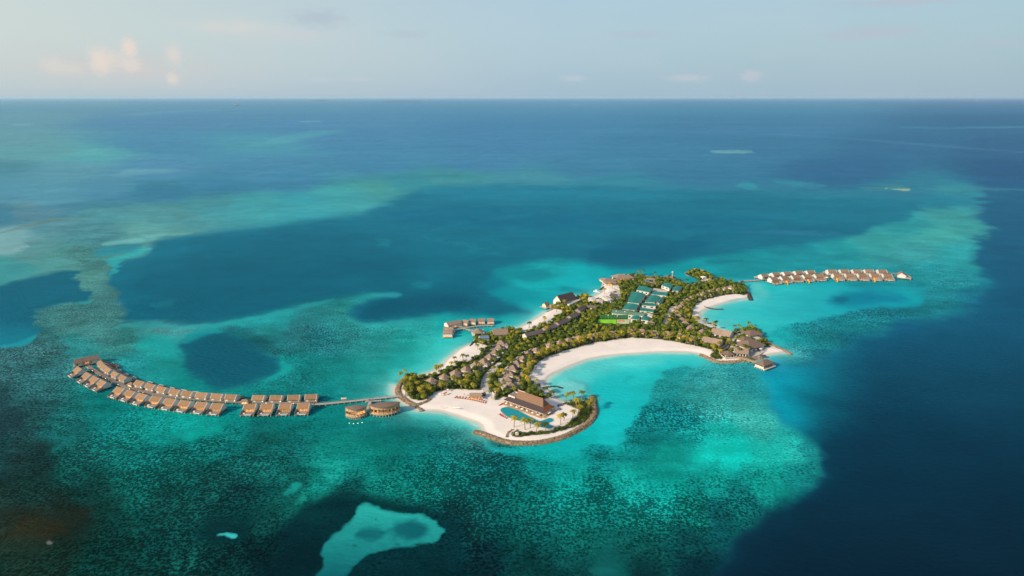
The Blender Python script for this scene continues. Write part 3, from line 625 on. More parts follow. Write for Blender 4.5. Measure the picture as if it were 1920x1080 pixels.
n_a = math_n(nt, 'ADD', math_n(nt, 'MULTIPLY', noise(nt, mp.outputs[0], .40, 5, .68), .78), math_n(nt, 'MULTIPLY', noise(nt, mp.outputs[0], .11, 4, .6), .22))
wv = N(nt, 'ShaderNodeMapping'); nt.links.new(geo.outputs['Position'], wv.inputs[0]); wv.inputs['Rotation'].default_value = (0, 0, .5); wv.inputs['Scale'].default_value = (1, 1.8, 1)
n_b = noise(nt, wv.outputs[0], .42, 3, .6)
# coral heads: where the noise is under the local cover the bottom turns dark
thr = math_n(nt, 'MULTIPLY_ADD', ac.outputs['Fac'], .30); nt.nodes[-1].inputs[2].default_value = .344
dlt = math_n(nt, 'SUBTRACT', thr, n_a)
head = math_n(nt, 'MULTIPLY', math_n(nt, 'DIVIDE', dlt, .035), 1.0, clamp=True)
head = math_n(nt, 'MULTIPLY', head, math_n(nt, 'MULTIPLY', ac.outputs['Fac'], 4.0, clamp=True))
lightp = ramp(nt, n_a, .50, .60)
brt = mixc(nt, math_n(nt, 'MULTIPLY', lightp, math_n(nt, 'MULTIPLY', ac.outputs['Fac'], 1.6, clamp=True)), at.outputs['Color'], mixc(nt, 1.0, at.outputs['Color'], (2.3, 2.0, 2.0), 'MULTIPLY'))
dk = mixc(nt, 1.0, at.outputs['Color'], (.75, .31, .35), 'MULTIPLY')
cf = mixc(nt, math_n(nt, 'MULTIPLY', head, .85), brt, dk)
n_c = noise(nt, wv.outputs[0], .035, 4, .6)
cf = mixc(nt, 1.0, cf, mixc(nt, ramp(nt, n_c, .3, .7), (.92, .94, .95), (1.07, 1.05, 1.04)), 'MULTIPLY')
st = N(nt, 'ShaderNodeMapping'); nt.links.new(geo.outputs['Position'], st.inputs[0]); st.inputs['Rotation'].default_value = (0, 0, .12); st.inputs['Scale'].default_value = (.25, 1, 1)
gust = math_n(nt, 'ADD', math_n(nt, 'MULTIPLY', noise(nt, st.outputs[0], .0011, 6, .62), .5), math_n(nt, 'MULTIPLY', noise(nt, st.outputs[0], .009, 4, .6), .5))
cf = mixc(nt, 1.0, cf, mixc(nt, ramp(nt, gust, .36, .64), (.84, .91, .94), (1.17, 1.09, 1.06)), 'MULTIPLY')
mw = N(nt, 'ShaderNodeMapping'); nt.links.new(geo.outputs['Position'], mw.inputs[0]); mw.inputs['Rotation'].default_value = (0, 0, .35); mw.inputs['Scale'].default_value = (.7, 1.3, 1)
h1 = noise(nt, mw.outputs[0], .22, 5, .6)
bn = N(nt, 'ShaderNodeBump'); bn.inputs['Strength'].default_value = 1; bn.inputs['Distance'].default_value = .75
nt.links.new(h1, bn.inputs['Height'])
nt.nodes.remove(b)
df = N(nt, 'ShaderNodeBsdfDiffuse'); nt.links.new(cf, df.inputs['Color']); nt.links.new(bn.outputs[0], df.inputs['Normal'])
gl = N(nt, 'ShaderNodeBsdfGlossy'); gl.inputs['Roughness'].default_value = .16; gl.inputs['Color'].default_value = (.62, .86, 1, 1); nt.links.new(bn.outputs[0], gl.inputs['Normal'])
fr = N(nt, 'ShaderNodeFresnel'); fr.inputs['IOR'].default_value = 1.33
# wind ripples keep the mirror part of the surface weak even at a flat angle
fac = math_n(nt, 'MINIMUM', math_n(nt, 'MULTIPLY', math_n(nt, 'MULTIPLY', fr.outputs[0], fr.outputs[0]), .26), .085)
ms_ = N(nt, 'ShaderNodeMixShader'); nt.links.new(fac, ms_.inputs[0]); nt.links.new(df.outputs[0], ms_.inputs[1]); nt.links.new(gl.outputs[0], ms_.inputs[2])
nt.links.new(ms_.outputs[0], nt.nodes['Material Output'].inputs['Surface'])
sea = bpy.data.objects.new('sea', me); C.objects.link(sea); tag(sea, kind='structure')

# ================================================================ island ground
GREEN = [
 [(757,716),(765,708),(780,703),(792,708),(806,704),(820,702),(838,694),(860,684),(880,676),(897,668),(908,655),(914,648),(905,645),(889,641),(890,634),(905,630),(925,622),(958,618),(985,623),(1010,614),(1035,603),(1050,590),
  (1058,582),(1048,580),(1036,577),(1046,570),(1080,556),(1098,556),(1112,562),(1140,566),(1152,556),(1163,545),(1160,532),(1150,534),(1131,533),(1133,527),(1150,524),(1188,516),(1214,520),(1240,522),(1262,524),(1266,529),(1290,535),(1320,531),(1300,519),(1286,513),(1290,509),(1303,508),(1325,513),(1336,521),
  (1360,526),(1395,537),(1403,548),(1396,553),(1380,551),(1360,553),(1340,557),(1320,563),(1306,569),(1297,580),(1295,590),(1300,600),(1310,610),(1325,617),(1345,622),(1370,626),(1385,621),(1395,616),(1410,615),(1421,622),(1430,634),(1442,643),(1444,649),(1425,650),(1390,652),
  (1370,660),(1340,662),(1332,655),(1311,650),(1287,645),(1265,640),(1246,637.5),(1227,635),(1202,634),(1184,633),(1156,635.6),(1147,637.5),(1122,641),(1097,646),(1072,654),(1054,659),(1029,667.5),(1012,676),(1000,687),(990,705),(989,714),
  (1001,726),(1010,738),(1030,746),(1010,750),(985,735),(960,745),(945,746),(925,735),(915,731),(905,731),(880,731),(857,729),(835,731),(815,735),(810,741),(792,751),(772,748),(762,738)],
 [(961,817),(972,820),(1000,816),(1032,812),(1057,806),(1077,799),(1095,791),(1105,783),(1110,772),(1109,755),(1103,748),(1085,750),(1062,754),(1049,756),(1070,761),(1087,768),(1082,780),(1066,794),(1055,800),(1036,806),(1007,811),(990,812),(976,814),(970,806),(963,809)],
 [(1332,664),(1340,660),(1352,665),(1354,673),(1340,673),(1332,668)], [(1385,666),(1405,670),(1418,674),(1400,674),(1384,670)],[(1424,648),(1440,646),(1446,650),(1434,651)],
 [(1131,719),(925,738),(936,741),(940,746),(930,748)] if False else [(929,741),(936,740),(941,746),(930,749)]]
PATHS = dict(
 main=([(912,736),(908,725),(909,714),(914,704),(922,696),(931,688),(936,682)], 3.0),
 east=([(1246,612),(1250,598),(1262,575)], 2.6), north=([(1158,562),(1161,552),(1158,544),(1150,541)], 2.8),
 point=([(1370,642),(1374,635),(1380,630),(1385,626)], 1.8))
XI = np.array(wxy(ISLAND)); x0, y0 = XI.min(0) - 12; x1, y1 = XI.max(0) + 12
g = 1.7; gx = np.arange(x0, x1, g); gy = np.arange(y0, y1, g)
GX, GY_ = np.meshgrid(gx, gy); IP = np.stack([GX.ravel(), GY_.ravel()], 1)
idist = -sdf(IP, wxy(ISLAND))
PZ = 1.5
gz = np.clip(idist * .13, -1.2, PZ)
gz = np.where(idist > 0, gz + np.clip(idist, 0, 3) / 3 * (fbm(IP[:,0], IP[:,1], 9, 41, 3) - .5) * .18 * (gz < PZ - .01), gz)
gm = np.zeros(len(IP))
nx_ = (fbm(IP[:,0], IP[:,1], 7, 51, 3) - .5) * 5
gxp, gyp = pxa(IP[:,0] + nx_, IP[:,1] + nx_ * .7, PZ)
GP = np.stack([gxp, gyp], 1)
for pl in GREEN: gm = np.maximum(gm, 1 - sstep(sdf(GP, pl), -.6, .6))
for ln, hw in PATHS.values(): gm *= sstep(dist_line(IP, [tuple(W(*p, PZ))[:2] for p in smooth_line(ln)]), hw, hw + 1.2)
keep = idist > -9
ii = -np.ones(len(IP), np.int64); ii[keep] = np.arange(keep.sum())
gi = ii.reshape(GX.shape); q = np.stack([gi[:-1,:-1], gi[:-1,1:], gi[1:,1:], gi[1:,:-1]], -1).reshape(-1, 4); q = q[(q >= 0).all(1)]
me = bpy.data.meshes.new('sand'); vv = np.stack([IP[keep,0], IP[keep,1], gz[keep]], 1).astype(np.float32)
me.vertices.add(len(vv)); me.vertices.foreach_set('co', vv.ravel()); me.loops.add(q.size); me.loops.foreach_set('vertex_index', q.ravel().astype(np.int32))
me.polygons.add(len(q)); me.polygons.foreach_set('loop_start', np.arange(0, q.size, 4, dtype=np.int32)); me.polygons.foreach_set('use_smooth', np.ones(len(q), bool)); me.update(calc_edges=True)
a = me.attributes.new('green', 'FLOAT', 'POINT'); a.data.foreach_set('value', gm[keep].astype(np.float32))
m, nt, b = new_mat('coral_sand'); me.materials.append(m)
at = N(nt, 'ShaderNodeAttribute'); at.attribute_name = 'green'; geo = N(nt, 'ShaderNodeNewGeometry')
n1_ = noise(nt, geo.outputs['Position'], .05, 6, .6); n2_ = noise(nt, geo.outputs['Position'], .35, 5, .7)
sandc = mixc(nt, ramp(nt, n1_, .35, .7), (.83, .775, .725), (.74, .69, .65))
sandc = mixc(nt, math_n(nt, 'MULTIPLY', ramp(nt, n2_, .5, .75), .35), sandc, (.60, .55, .50))
sz = N(nt, 'ShaderNodeSeparateXYZ'); nt.links.new(geo.outputs['Position'], sz.inputs[0])
wet = ramp(nt, sz.outputs['Z'], .62, .25); sandc = mixc(nt, math_n(nt, 'MULTIPLY', wet, .8), sandc, (.47, .44, .40))
grc = mixc(nt, ramp(nt, n2_, .3, .7), (.022, .042, .010), (.075, .095, .02))
nt.links.new(mixc(nt, at.outputs['Fac'], sandc, grc), b.inputs['Base Color']); b.inputs['Roughness'].default_value = .9; b.inputs['Specular IOR Level'].default_value = .2
bn = N(nt, 'ShaderNodeBump'); bn.inputs['Strength'].default_value = .35; bn.inputs['Distance'].default_value = .25; nt.links.new(n2_, bn.inputs['Height']); nt.links.new(bn.outputs[0], b.inputs['Normal'])
ground = bpy.data.objects.new('island_ground', me); C.objects.link(ground); tag(ground, kind='structure')
for nm, (ln, hw) in PATHS.items():
    pts = [W(*p, PZ) for p in smooth_line(ln)]; mb = MB(); L = []
    for i, p in enumerate(pts):
        d = (pts[min(i+1, len(pts)-1)] - pts[max(i-1, 0)]).normalized(); n_ = Vector((-d.y, d.x, 0)) * hw
        L += [(p + n_)[:], (p - n_)[:]]
    L = [(x, y, PZ + .03) for x, y, _ in L]
    mb.add(L, [(2*i, 2*i+1, 2*i+3, 2*i+2) for i in range(len(pts)-1)])
    tag(mb.build('path', M['pave']), kind='structure')

# ================================================================ rock works
def boulder(mb, x, y, z, r):
    n = 6; a0 = R.random() * 6.28; pts = []
    for k, (h, s) in enumerate(((-.6, .8), (.15, 1.0), (.75, .55))):
        pts += [(x + r*s*R.uniform(.75, 1.2)*math.cos(a0 + 6.283*i/n + k*.4), y + r*s*R.uniform(.75, 1.2)*math.sin(a0 + 6.283*i/n + k*.4), z + r*h*R.uniform(.8, 1.2)) for i in range(n)]
    f = [(k*n+i, k*n+(i+1)%n, (k+1)*n+(i+1)%n, (k+1)*n+i) for k in range(2) for i in range(n)] + [tuple(range(2*n, 3*n))]
    mb.add(pts, f, R.random())
def rockwork(name, line, hw, h, mat, label, cat, size=1.0, crest=True):
    pts = [W(*p, .6) for p in smooth_line(line)]; mb = MB(); total = 0
    # solid core
    L = []
    for i, p in enumerate(pts):
        d = (pts[min(i+1, len(pts)-1)] - pts[max(i-1, 0)]).normalized(); n_ = Vector((-d.y, d.x, 0))
        L += [(p.x+n_.x*hw, p.y+n_.y*hw, -1.0), (p.x+n_.x*hw*.35, p.y+n_.y*hw*.35, h*.8), (p.x-n_.x*hw*.35, p.y-n_.y*hw*.35, h*.8), (p.x-n_.x*hw, p.y-n_.y*hw, -1.0)]
    fs = [(4*i+k, 4*i+k+1, 4*i+k+5, 4*i+k+4) for i in range(len(pts)-1) for k in range(3)] + [(0,1,2,3), tuple(4*(len(pts)-1)+k for k in (3,2,1,0))]
    mb.add(L, fs)
    for a_, b_ in zip(pts, pts[1:]):
        d = b_ - a_; ln = d.length; d = d.normalized(); n_ = Vector((-d.y, d.x, 0))
        for _ in range(max(1, int(ln * hw * 2 / (size * size) * 1.0))):
            t = R.random() * ln; s = R.uniform(-1, 1); p = a_ + d * t + n_ * s * hw
            z = h * (1 - max(0, abs(s) - .3) / .7) + R.uniform(-.25, .25) - .35
            boulder(mb, p.x, p.y, z, size * R.uniform(.45, .95))
    return tag(mb.build(name, M[mat]), label, cat)
rockwork('stone_revetment', [(758,711),(751,719),(747,728),(747,737),(752,744),(761,751),(772,757),(780,760.5),(792,758),(801,754),(807,749)], 4.0, 2.3, 'stone', 'curved tan rock revetment around the wooded west knoll', 'rock wall', .85)
rockwork('rock_groyne', [(780,761),(786,766),(792,770.5)], 2.4, 1.4, 'stone', 'short rock groyne at the foot of the wooded west knoll', 'groyne')
rockwork('breakwater', [(889,809),(905,813),(925,821),(945,827.5),(965,830.5),(995,831),(1030,827),(1065,816),(1094,800),(1109,787),(1116,772),(1112.5,757),(1110.5,743)], 4.0, 2.3, 'stone', 'long curved rock breakwater around the pool restaurant headland', 'breakwater', .85)
rockwork('stone_revetment', [(950,821),(951,815),(956,810),(963,807)], 1.8, 2.2, 'stone', 'short inner rock kerb beside the planted arm near the south tip', 'rock wall')
rockwork('stone_revetment', [(1312,665),(1322,668),(1330,673),(1340,677.5),(1355,679),(1380,678),(1396,675.5),(1412,672),(1428,671)], 3.6, 1.8, 'stone', 'tiered brown rock revetment below the hexagonal pavilion on the east point', 'rock wall')
rockwork('rock_groyne', [(1424,628),(1434,637),(1446,646),(1456,650.5),(1466,655),(1475,659),(1483,665)], 3.0, 1.5, 'stone', 'long brown rock spit running out from the east point', 'groyne')
rockwork('rock_groyne', [(1403,549),(1405,555),(1408.5,563)], 3.4, 2.0, 'darkstone', 'short dark rock groyne ending the small crescent beach', 'groyne')
rockwork('rock_groyne', [(1285,513),(1297,517.5),(1308,522),(1312,526)], 2.4, 1.5, 'darkstone', 'low dark rock edge of the northern harbour arm', 'groyne')
rockwork('rock_groyne', [(1320,575),(1336,579),(1345,580),(1356,579.5)], 1.5, 1.0, 'darkstone', 'T-shaped dark rock groyne on the upper part of the small crescent beach', 'groyne')
rockwork('rock_groyne', [(1326,606),(1337,606.5),(1344,601.5)], 1.8, 1.2, 'darkstone', 'fork-shaped dark rock groyne on the lower part of the small crescent beach', 'groyne')
rockwork('rock_groyne', [(1338,607),(1343,611)], 1.4, .9, 'darkstone', 'small dark rock stub branching off the fork-shaped groyne', 'groyne')
rockwork('rock_groyne', [(1003,727.5),(1022,726),(1040,723.5),(1046,724.5),(1055,727.5)], 1.5, .9, 'darkstone', 'thin dark rock groyne crossing the large crescent beach', 'groyne', .8)
rockwork('rock_groyne', [(881,650),(885,645),(888,639),(894,645)], 1.5, 1.2, 'darkstone', 'dark rock groyne below the spa pavilion', 'groyne', .8)
rockwork('rock_groyne', [(1025,585),(1036,580.5)], 1.4, .9, 'darkstone', 'small dark rock groyne below the hut on stilts', 'groyne', .8)
rockwork('rock_groyne', [(1125,543),(1132,538)], 2.4, 1.3, 'darkstone', 'small dark rock groyne beside the arrival pavilion beach', 'groyne', .8)
# ================================================================ buildings and other things
BLOCK = []          # places trees keep clear of: (x, y, radius)
LAND = []           # landmarks that trees and palms are described by: (x, y, text)
def block(p, r): BLOCK.append((p[0], p[1], r))
def boxp(name, mat, parent, *b):
    mb = MB()
    for q in b: mb.box(*q)
    return mb.build(name, M[mat], parent)
def tangents(pts, z):
    P_ = [W(*p, z) for p in pts]; out = []
    for i in range(len(P_)):
        a_, b_ = P_[max(i-1, 0)], P_[min(i+1, len(P_)-1)]; d = b_ - a_; out.append((P_[i], math.atan2(d.y, d.x)))
    return out

# ---------------------------------------------------------------- overwater villas
def overwater_villa(roof='thatch_tan', name='overwater_villa', glow='warm'):
    t = empty(name, category='villa', label='overwater villa')
    mb = MB(); mb.box(-7.0, -6.2, 1.7, 7.0, 5.6, 2.1); mb.box(-7.0, -12.0, 1.3, 2.6, -6.2, 1.65); mb.box(2.6, -11.4, 1.3, 7.0, -6.2, 1.65)
    mb.build('deck', M['greywood'], t)
    for x in (-6.8, -1.2, 3.0, 6.4):
        boxp('stilt', 'tanwood', t, (x-.25, -12.0, -1.5, x+.25, -11.5, 1.3))
    for x in (-6.6, 6.6): boxp('stilt', 'greywood', t, (x-.22, -1, -1.5, x+.22, -.55, 1.7)); boxp('stilt', 'greywood', t, (x-.22, 5, -1.5, x+.22, 5.4, 1.7))
    for x in (-6.35, 6.15):            # side walls rise to the ridge
        mb = MB(); mb.add([(x,-5.2,2.1),(x,4.6,2.1),(x,4.6,5.5),(x,.2,8.6),(x,-5.2,5.5),(x+.2,-5.2,2.1),(x+.2,4.6,2.1),(x+.2,4.6,5.5),(x+.2,.2,8.6),(x+.2,-5.2,5.5)],
               [(0,1,2,3,4),(9,8,7,6,5),(0,5,6,1),(1,6,7,2),(2,7,8,3),(3,8,9,4),(4,9,5,0)])
        mb.build('gable_wall', M['white'], t)
    for q_ in ((-6.14, 4.2, 2.1, 6.14, 4.5, 5.5), (-6.14, -5.0, 2.1, -4.6, -4.7, 5.4), (4.9, -5.0, 2.1, 6.14, -4.7, 5.4)): boxp('wall', 'greywood', t, q_)
    g = boxp('window', glow, t, (-4.6, -4.9, 2.1, .6, -4.75, 5.2), (1.0, -4.9, 2.1, 4.9, -4.75, 5.2))
    boxp('window_frame', 'tanwood', g, *[(x-.1, -5.08, 2.1, x+.1, -4.93, 5.2) for x in (-4.5, -3.2, -1.9, -.6, .5, 1.1, 2.4, 3.7, 4.8)])
    boxp('door', 'white', t, (2.2, 4.5, 2.1, 5.2, 4.62, 4.4)); boxp('wall_lamp', 'lamp', t, (-5.6, 4.5, 3.2, -5.0, 4.8, 3.9))
    mb = MB(); mb.gable(-6.1, -5.9, 6.1, 5.5, 5.1, 8.7, .2, .35); mb.build('roof', M[roof], t)
    for x in (-6.5, 6.1):              # white verge boards, one each end
        mb = MB(); mb.gable(x, -6.0, x+.4, 5.6, 5.05, 8.75, .2, .42); mb.build('verge_board', M['white'], t)
    for s in (-1, 1):                  # sloping privacy screens along the terrace
        x = s * 7.1; mb = MB()
        mb.add([(x-.12,-11.8,1.4),(x+.12,-11.8,1.4),(x+.12,-4.9,2.1),(x-.12,-4.9,2.1),(x-.12,-11.8,2.8),(x+.12,-11.8,2.8),(x+.12,-4.9,5.2),(x-.12,-4.9,5.2)], [(3,2,1,0),(4,5,6,7),(0,1,5,4),(1,2,6,5),(2,3,7,6),(3,0,4,7)])
        mb.build('privacy_screen', M['greywood'], t)
    p = boxp('plunge_pool', 'white', t, (-2.6, -12.4, 1.5, 4.6, -12.1, 2.6), (-2.6, -9.9, 1.66, 4.6, -9.6, 2.3), (-2.6, -12.1, 1.66, -2.3, -9.9, 2.3), (4.3, -12.1, 1.66, 4.6, -9.9, 2.3))
    boxp('pool_water', 'small_pool', p, (-2.3, -12.1, 1.7, 4.3, -9.9, 2.2))
    boxp('daybed', 'canvas', t, (-5.6, -9.4, 1.65, -3.6, -7.4, 2.3)); boxp('table', 'darkwood', t, (5.0, -8.4, 1.65, 6.2, -7.4, 2.3))
    return t
ov = overwater_villa(); ovr = overwater_villa('thatch_far', glow='warm_dim')
SLIDES = []
def row(pts, label, group, scale=.93, back=False, z=6.3, order=None, proto=None, lab0=0):
    out = []
    for i, (p, a_) in enumerate(tangents(pts, z * scale)):
        o = place(proto or ov, USED, (p.x, p.y, 0), a_ + (math.pi if back else 0), scale, label.format(ORD[i + lab0]), group)
        o.rotation_euler.z += R.uniform(-.025, .025); out.append((o, p, a_))
    return out
GL, GR = 'villas along the left jetty', 'villas along the right jetty'
row([(150,693.5),(167,704),(181,711),(195,718)], 'tan-roofed overwater villa, {} in the short near row at the end of the left jetty', GL)
row([(227,730.7),(247.5,736.5),(269,742.7),(295.3,747.3),(321.4,751.6),(349.3,755.5),(379.8,758.3),(409,760.5)], 'tan-roofed overwater villa, {} along the curved near row after the gap', GL)
row([(469.7,761.3),(501.6,761.3),(535.7,761),(570,760.3)], 'lit tan-roofed overwater villa, {} in the straight near row by the bare walkway', GL)
row([(192,681),(198,687.5),(206,693.5),(219,701.5),(233.7,708.2)], 'tan-roofed overwater villa, {} in the far row at the left jetty end', GL, back=True, scale=.88)
row([(264.3,718),(285,723.6),(306,729),(330,733.5),(353.6,737),(380,740),(408.5,742),(434.7,743.5)], 'tan-roofed overwater villa, {} along the curved far row between the small huts', GL, back=True)
row([(485.6,745),(518.4,745.2),(551.3,744.6),(583.7,743.2)], 'tan-roofed overwater villa, {} in the straight far row by the bare walkway', GL, back=True)
r1 = row([(1449.6,523.2),(1470,520.9),(1490.7,519.3),(1512,518),(1533.7,516.8)], 'brown-roofed overwater villa, {} from left in the near row of the right jetty', GR, 1.14, proto=ovr)
r2 = row([(1569,516),(1592,516),(1615.7,516),(1639,516),(1662.6,516.3)], 'brown-roofed overwater villa, {} in the near row past the right jetty gap', GR, 1.16, proto=ovr)
row([(1431.9,516.8),(1453,514),(1474.4,512.3),(1496.5,511),(1518.6,510)], 'brown-roofed overwater villa, {} from left in the far row of the right jetty', GR, 1.14, back=True, proto=ovr)
row([(1558.5,508.7),(1582,508.5),(1605.4,508.5),(1628.4,508.5),(1653,508.8)], 'brown-roofed overwater villa, {} in the far row past the right jetty gap', GR, 1.16, back=True, proto=ovr)
p = W(1690.4, 515.5, 6); place(ovr, USED, (p.x, p.y, 0), rad(62), 1.2, 'overwater villa standing alone off the outer end of the right jetty', GR)
# yellow slides from some terraces of the right jetty
def slide():
    t = empty('water_slide', category='slide', label='yellow water slide')
    mb = MB(); n = 9; L = []
    for i in range(n):
        f_ = i / (n-1); x = 1.2 * math.sin(f_*2.6); y = -f_ * 5.0; z = 3.6 * (1-f_)**1.3 + .2
        L += [(x-.7, y, z+.5), (x-.5, y, z), (x+.5, y, z), (x+.7, y, z+.5)]
    mb.add(L, [(4*i+k, 4*i+k+1, 4*i+k+5, 4*i+k+4) for i in range(n-1) for k in range(3)])
    mb.build('chute', M['yellow'], t)
    boxp('support', 'yellow', t, (-.15, -.4, -1, .15, -.1, 3.4)); boxp('support', 'yellow', t, (.9, -3.2, -1, 1.2, -2.9, 1.2))
    return t
sl_ = slide()
for rr, i, lb in ((r1, 1, 'second near villa of the right jetty'), (r1, 3, 'fourth near villa of the right jetty'), (r2, 0, 'first near villa past the right jetty gap'), (r2, 3, 'fourth near villa past the right jetty gap')):
    o, p, a_ = rr[i]; q = p + Vector((math.cos(a_)*(-6.6) + math.sin(a_)*12.4, math.sin(a_)*(-6.6) - math.cos(a_)*12.4, 0))
    place(sl_, USED, (q.x, q.y, 0), a_ - .3, 1.4, 'yellow water slide at the ' + lb, 'yellow slides under the right villas')
# grand villa closing the left jetty
def grand():
    c_, a_, L_ = frame_ab((139,682.5), (186,674), 5); t = empty('grand_villa', (c_.x, c_.y, 0), a_, category='villa', label='dark-roofed triple overwater villa closing the far left end of the jetty'); h = L_/2
    boxp('deck', 'greywood', t, (-h-1, -1.5, 1.6, h+1, 12, 2.1)); 
    for k, (x0_, x1_, y_) in enumerate(((-h, -h/3+.4, 0), (-h/3, h/3, .7), (h/3, h, .2))):
        mb = MB(); mb.gable(x0_, y_-.8, x1_, y_+10.6, 4.7 + .25*k, 8.6 + .2*k, y_+5); mb.build('roof', M['thatch_brown'], t)
        boxp('wall', 'cream' if k != 2 else 'white', t, (x0_+.4, y_+.3, 2.1, x1_-.3, y_+9.8, 4.9))
    mb = MB(); x = -h+.1
    mb.add([(x,.2,2.1),(x,9.8,2.1),(x,9.8,4.8),(x,5,8.3),(x,.2,4.8),(x+.25,.2,2.1),(x+.25,9.8,2.1),(x+.25,9.8,4.8),(x+.25,5,8.3),(x+.25,.2,4.8)], [(0,4,3,2,1),(5,6,7,8,9),(0,1,6,5),(1,2,7,6),(2,3,8,7),(3,4,9,8),(4,0,5,9)])
    mb.build('gable_wall', M['white'], t)
    boxp('window', 'warm', t, (-1.8, .6, 2.2, 2.0, .95, 4.3)); boxp('door', 'glass', t, (-h+2.0, .12, 2.1, -h+3.4, .28, 4.2))
    for x in (-h+.5, -h/3, h/3, h-.5):
        boxp('stilt', 'tanwood', t, (x-.25, -1.2, -1.5, x+.25, -.7, 1.6)); boxp('stilt', 'tanwood', t, (x-.25, 11, -1.5, x+.25, 11.5, 1.6))
grand()
def hut(p, z, a_, s, label, group=None, roof='thatch_tan'):
    q = W(*p, z); t = empty('service_hut', (q.x, q.y, 0), a_, s, category='hut', label=label)
    if group: t['group'] = group
    boxp('platform', 'deck', t, (-4.2, -3.2, 1.6, 4.2, 3.2, 2.0)); boxp('wall', 'cream', t, (-3.2, -2.2, 2.0, 3.2, 2.2, 4.0)); boxp('window', 'lamp', t, (-2.2, -2.35, 2.6, -1.2, -2.22, 3.4), (.2, -2.35, 2.6, 1.9, -2.22, 3.4))
    mb = MB(); mb.hip(-4.3, -3.3, 4.3, 3.3, 3.9, 6.0, 3.0); mb.build('roof', M[roof], t)
    for x in (-3.8, 3.8): boxp('stilt', 'greywood', t, (x-.2, -3, -1.5, x+.2, -2.6, 1.6)); boxp('stilt', 'greywood', t, (x-.2, 2.6, -1.5, x+.2, 3, 1.6))
hut((246,718.5), 5, -.45, 1.0, 'small lit hip-roofed service hut at the bend of the left jetty', 'service huts on the left jetty')
hut((460,750.5), 5, 0, 1.05, 'small lit hip-roofed service hut in the gap near the middle of the left jetty', 'service huts on the left jetty')
hut((1547.5,518), 5, .05, 1.25, 'small hip-roofed service hut in the gap of the right jetty', None)
# reddish relaxation deck
c_ = W(214, 686, 2); t = empty('sun_deck', (c_.x, c_.y, 0), -.5, category='deck', label='reddish slatted sun deck on stilts behind the left-end villas')
boxp('platform', 'thatch_red', t, (-7, -3, 1.8, 7, 2, 2.1)); boxp('bench', 'darkwood', t, (-5, -1, 2.1, -2, 1, 2.7), (0, -1, 2.1, 3, 1, 2.7)); boxp('stilt', 'darkwood', t, (-6.5,-2.5,-1,-6.1,-2.1,1.8)); boxp('stilt', 'darkwood', t, (6.1,-2.5,-1,6.5,-2.1,1.8)); boxp('railing', 'darkwood', t, (-7,1.9,2.1,7,2.0,3.1))

# ---------------------------------------------------------------- boardwalks
def boardwalk(line, hw, z, label, mat='deck', posts=7.0, rail=True, name='boardwalk', lamps=0, smooth=2):
    pts = [W(*p, z) for p in smooth_line(line, smooth)]; cen = pts[len(pts)//2]
    t = empty(name, (cen.x, cen.y, 0), category='walkway', label=label)
    R_ = [p - Vector((cen.x, cen.y, z)) for p in pts]; L = []; A_ = []; B_ = []
    for i, p in enumerate(R_):
        d = (R_[min(i+1, len(R_)-1)] - R_[max(i-1, 0)]).normalized(); n_ = Vector((-d.y, d.x, 0)) * hw
        L += [(p.x+n_.x, p.y+n_.y, z-.35), (p.x+n_.x, p.y+n_.y, z), (p.x-n_.x, p.y-n_.y, z), (p.x-n_.x, p.y-n_.y, z-.35)]
        A_.append(p + n_); B_.append(p - n_)
    mb = MB(); k4 = [(0,1),(1,2),(2,3),(3,0)]
    mb.add(L, [(4*i+a1, 4*i+b1, 4*i+4+b1, 4*i+4+a1) for i in range(len(R_)-1) for a1, b1 in k4]); mb.build('walkway', M[mat], t)
    if rail:
        for side in (A_, B_):
            mb = MB(); L = []
            for p in side: L += [(p.x-.04, p.y-.04, z+.95), (p.x+.04, p.y+.04, z+.95), (p.x+.04, p.y+.04, z+1.1), (p.x-.04, p.y-.04, z+1.1)]
            mb.add(L, [(4*i+a1, 4*i+b1, 4*i+4+b1, 4*i+4+a1) for i in range(len(side)-1) for a1, b1 in k4])
            for p in side[::2]: mb.box(p.x-.06, p.y-.06, z, p.x+.06, p.y+.06, z+1)
            mb.build('railing', M['greywood'], t)
    acc = 0; pm = None
    for a1, b1 in zip(R_, R_[1:]):
        ln = (b1-a1).length; s = -acc
        while s + posts < ln:
            s += posts; q = a1 + (b1-a1) * (s/ln); d = (b1-a1).normalized()
            for sg in (-1, 1):
                if pm is None: m_ = MB(); m_.box(-.22, -.22, -1.5, .22, .22, z-.35); pm = m_.mesh('post', M['tanwood'])
                o = bpy.data.objects.new('post', pm); C.objects.link(o); o.parent = t; o.location = (q.x - d.y*hw*.85*sg, q.y + d.x*hw*.85*sg, 0)
            if lamps and R.random() < lamps:
                m_ = MB(); m_.box(q.x+d.y*hw*.9-.15, q.y-d.x*hw*.9-.15, z, q.x+d.y*hw*.9+.15, q.y-d.x*hw*.9+.15, z+.45); m_.build('path_light', M['lamp'], t)
        acc = ln - s
    return t
boardwalk([(163,686),(176,694),(190,702.5),(205,711),(222,719.5),(240,726.5),(262,733),(290,739),(330,744.5),(380,749.5),(440,753.5),(500,754.5),(560,755.5),(590,757.5)], 2.1, 2.2, 'curving dark boardwalk between the two villa rows of the left jetty', lamps=.35)
boardwalk([(588,757.6),(607,757),(645,753.2),(682,749.4),(720,745),(771,739.8)], 1.7, 2.2, 'bare pale boardwalk from the left jetty villas to the wooded knoll', 'pale_deck', posts=6)
boardwalk([(693,748.5),(694,755),(691,762),(689,768)], 1.5, 2.2, 'short link walkway between the long pier and the two oval restaurants', 'pale_deck')
boardwalk([(1386,527.5),(1402,526.5),(1420,525),(1440,523.5)], 2.0, 2.2, 'pale boardwalk linking the island to the right jetty villas', 'pale_deck', posts=7)
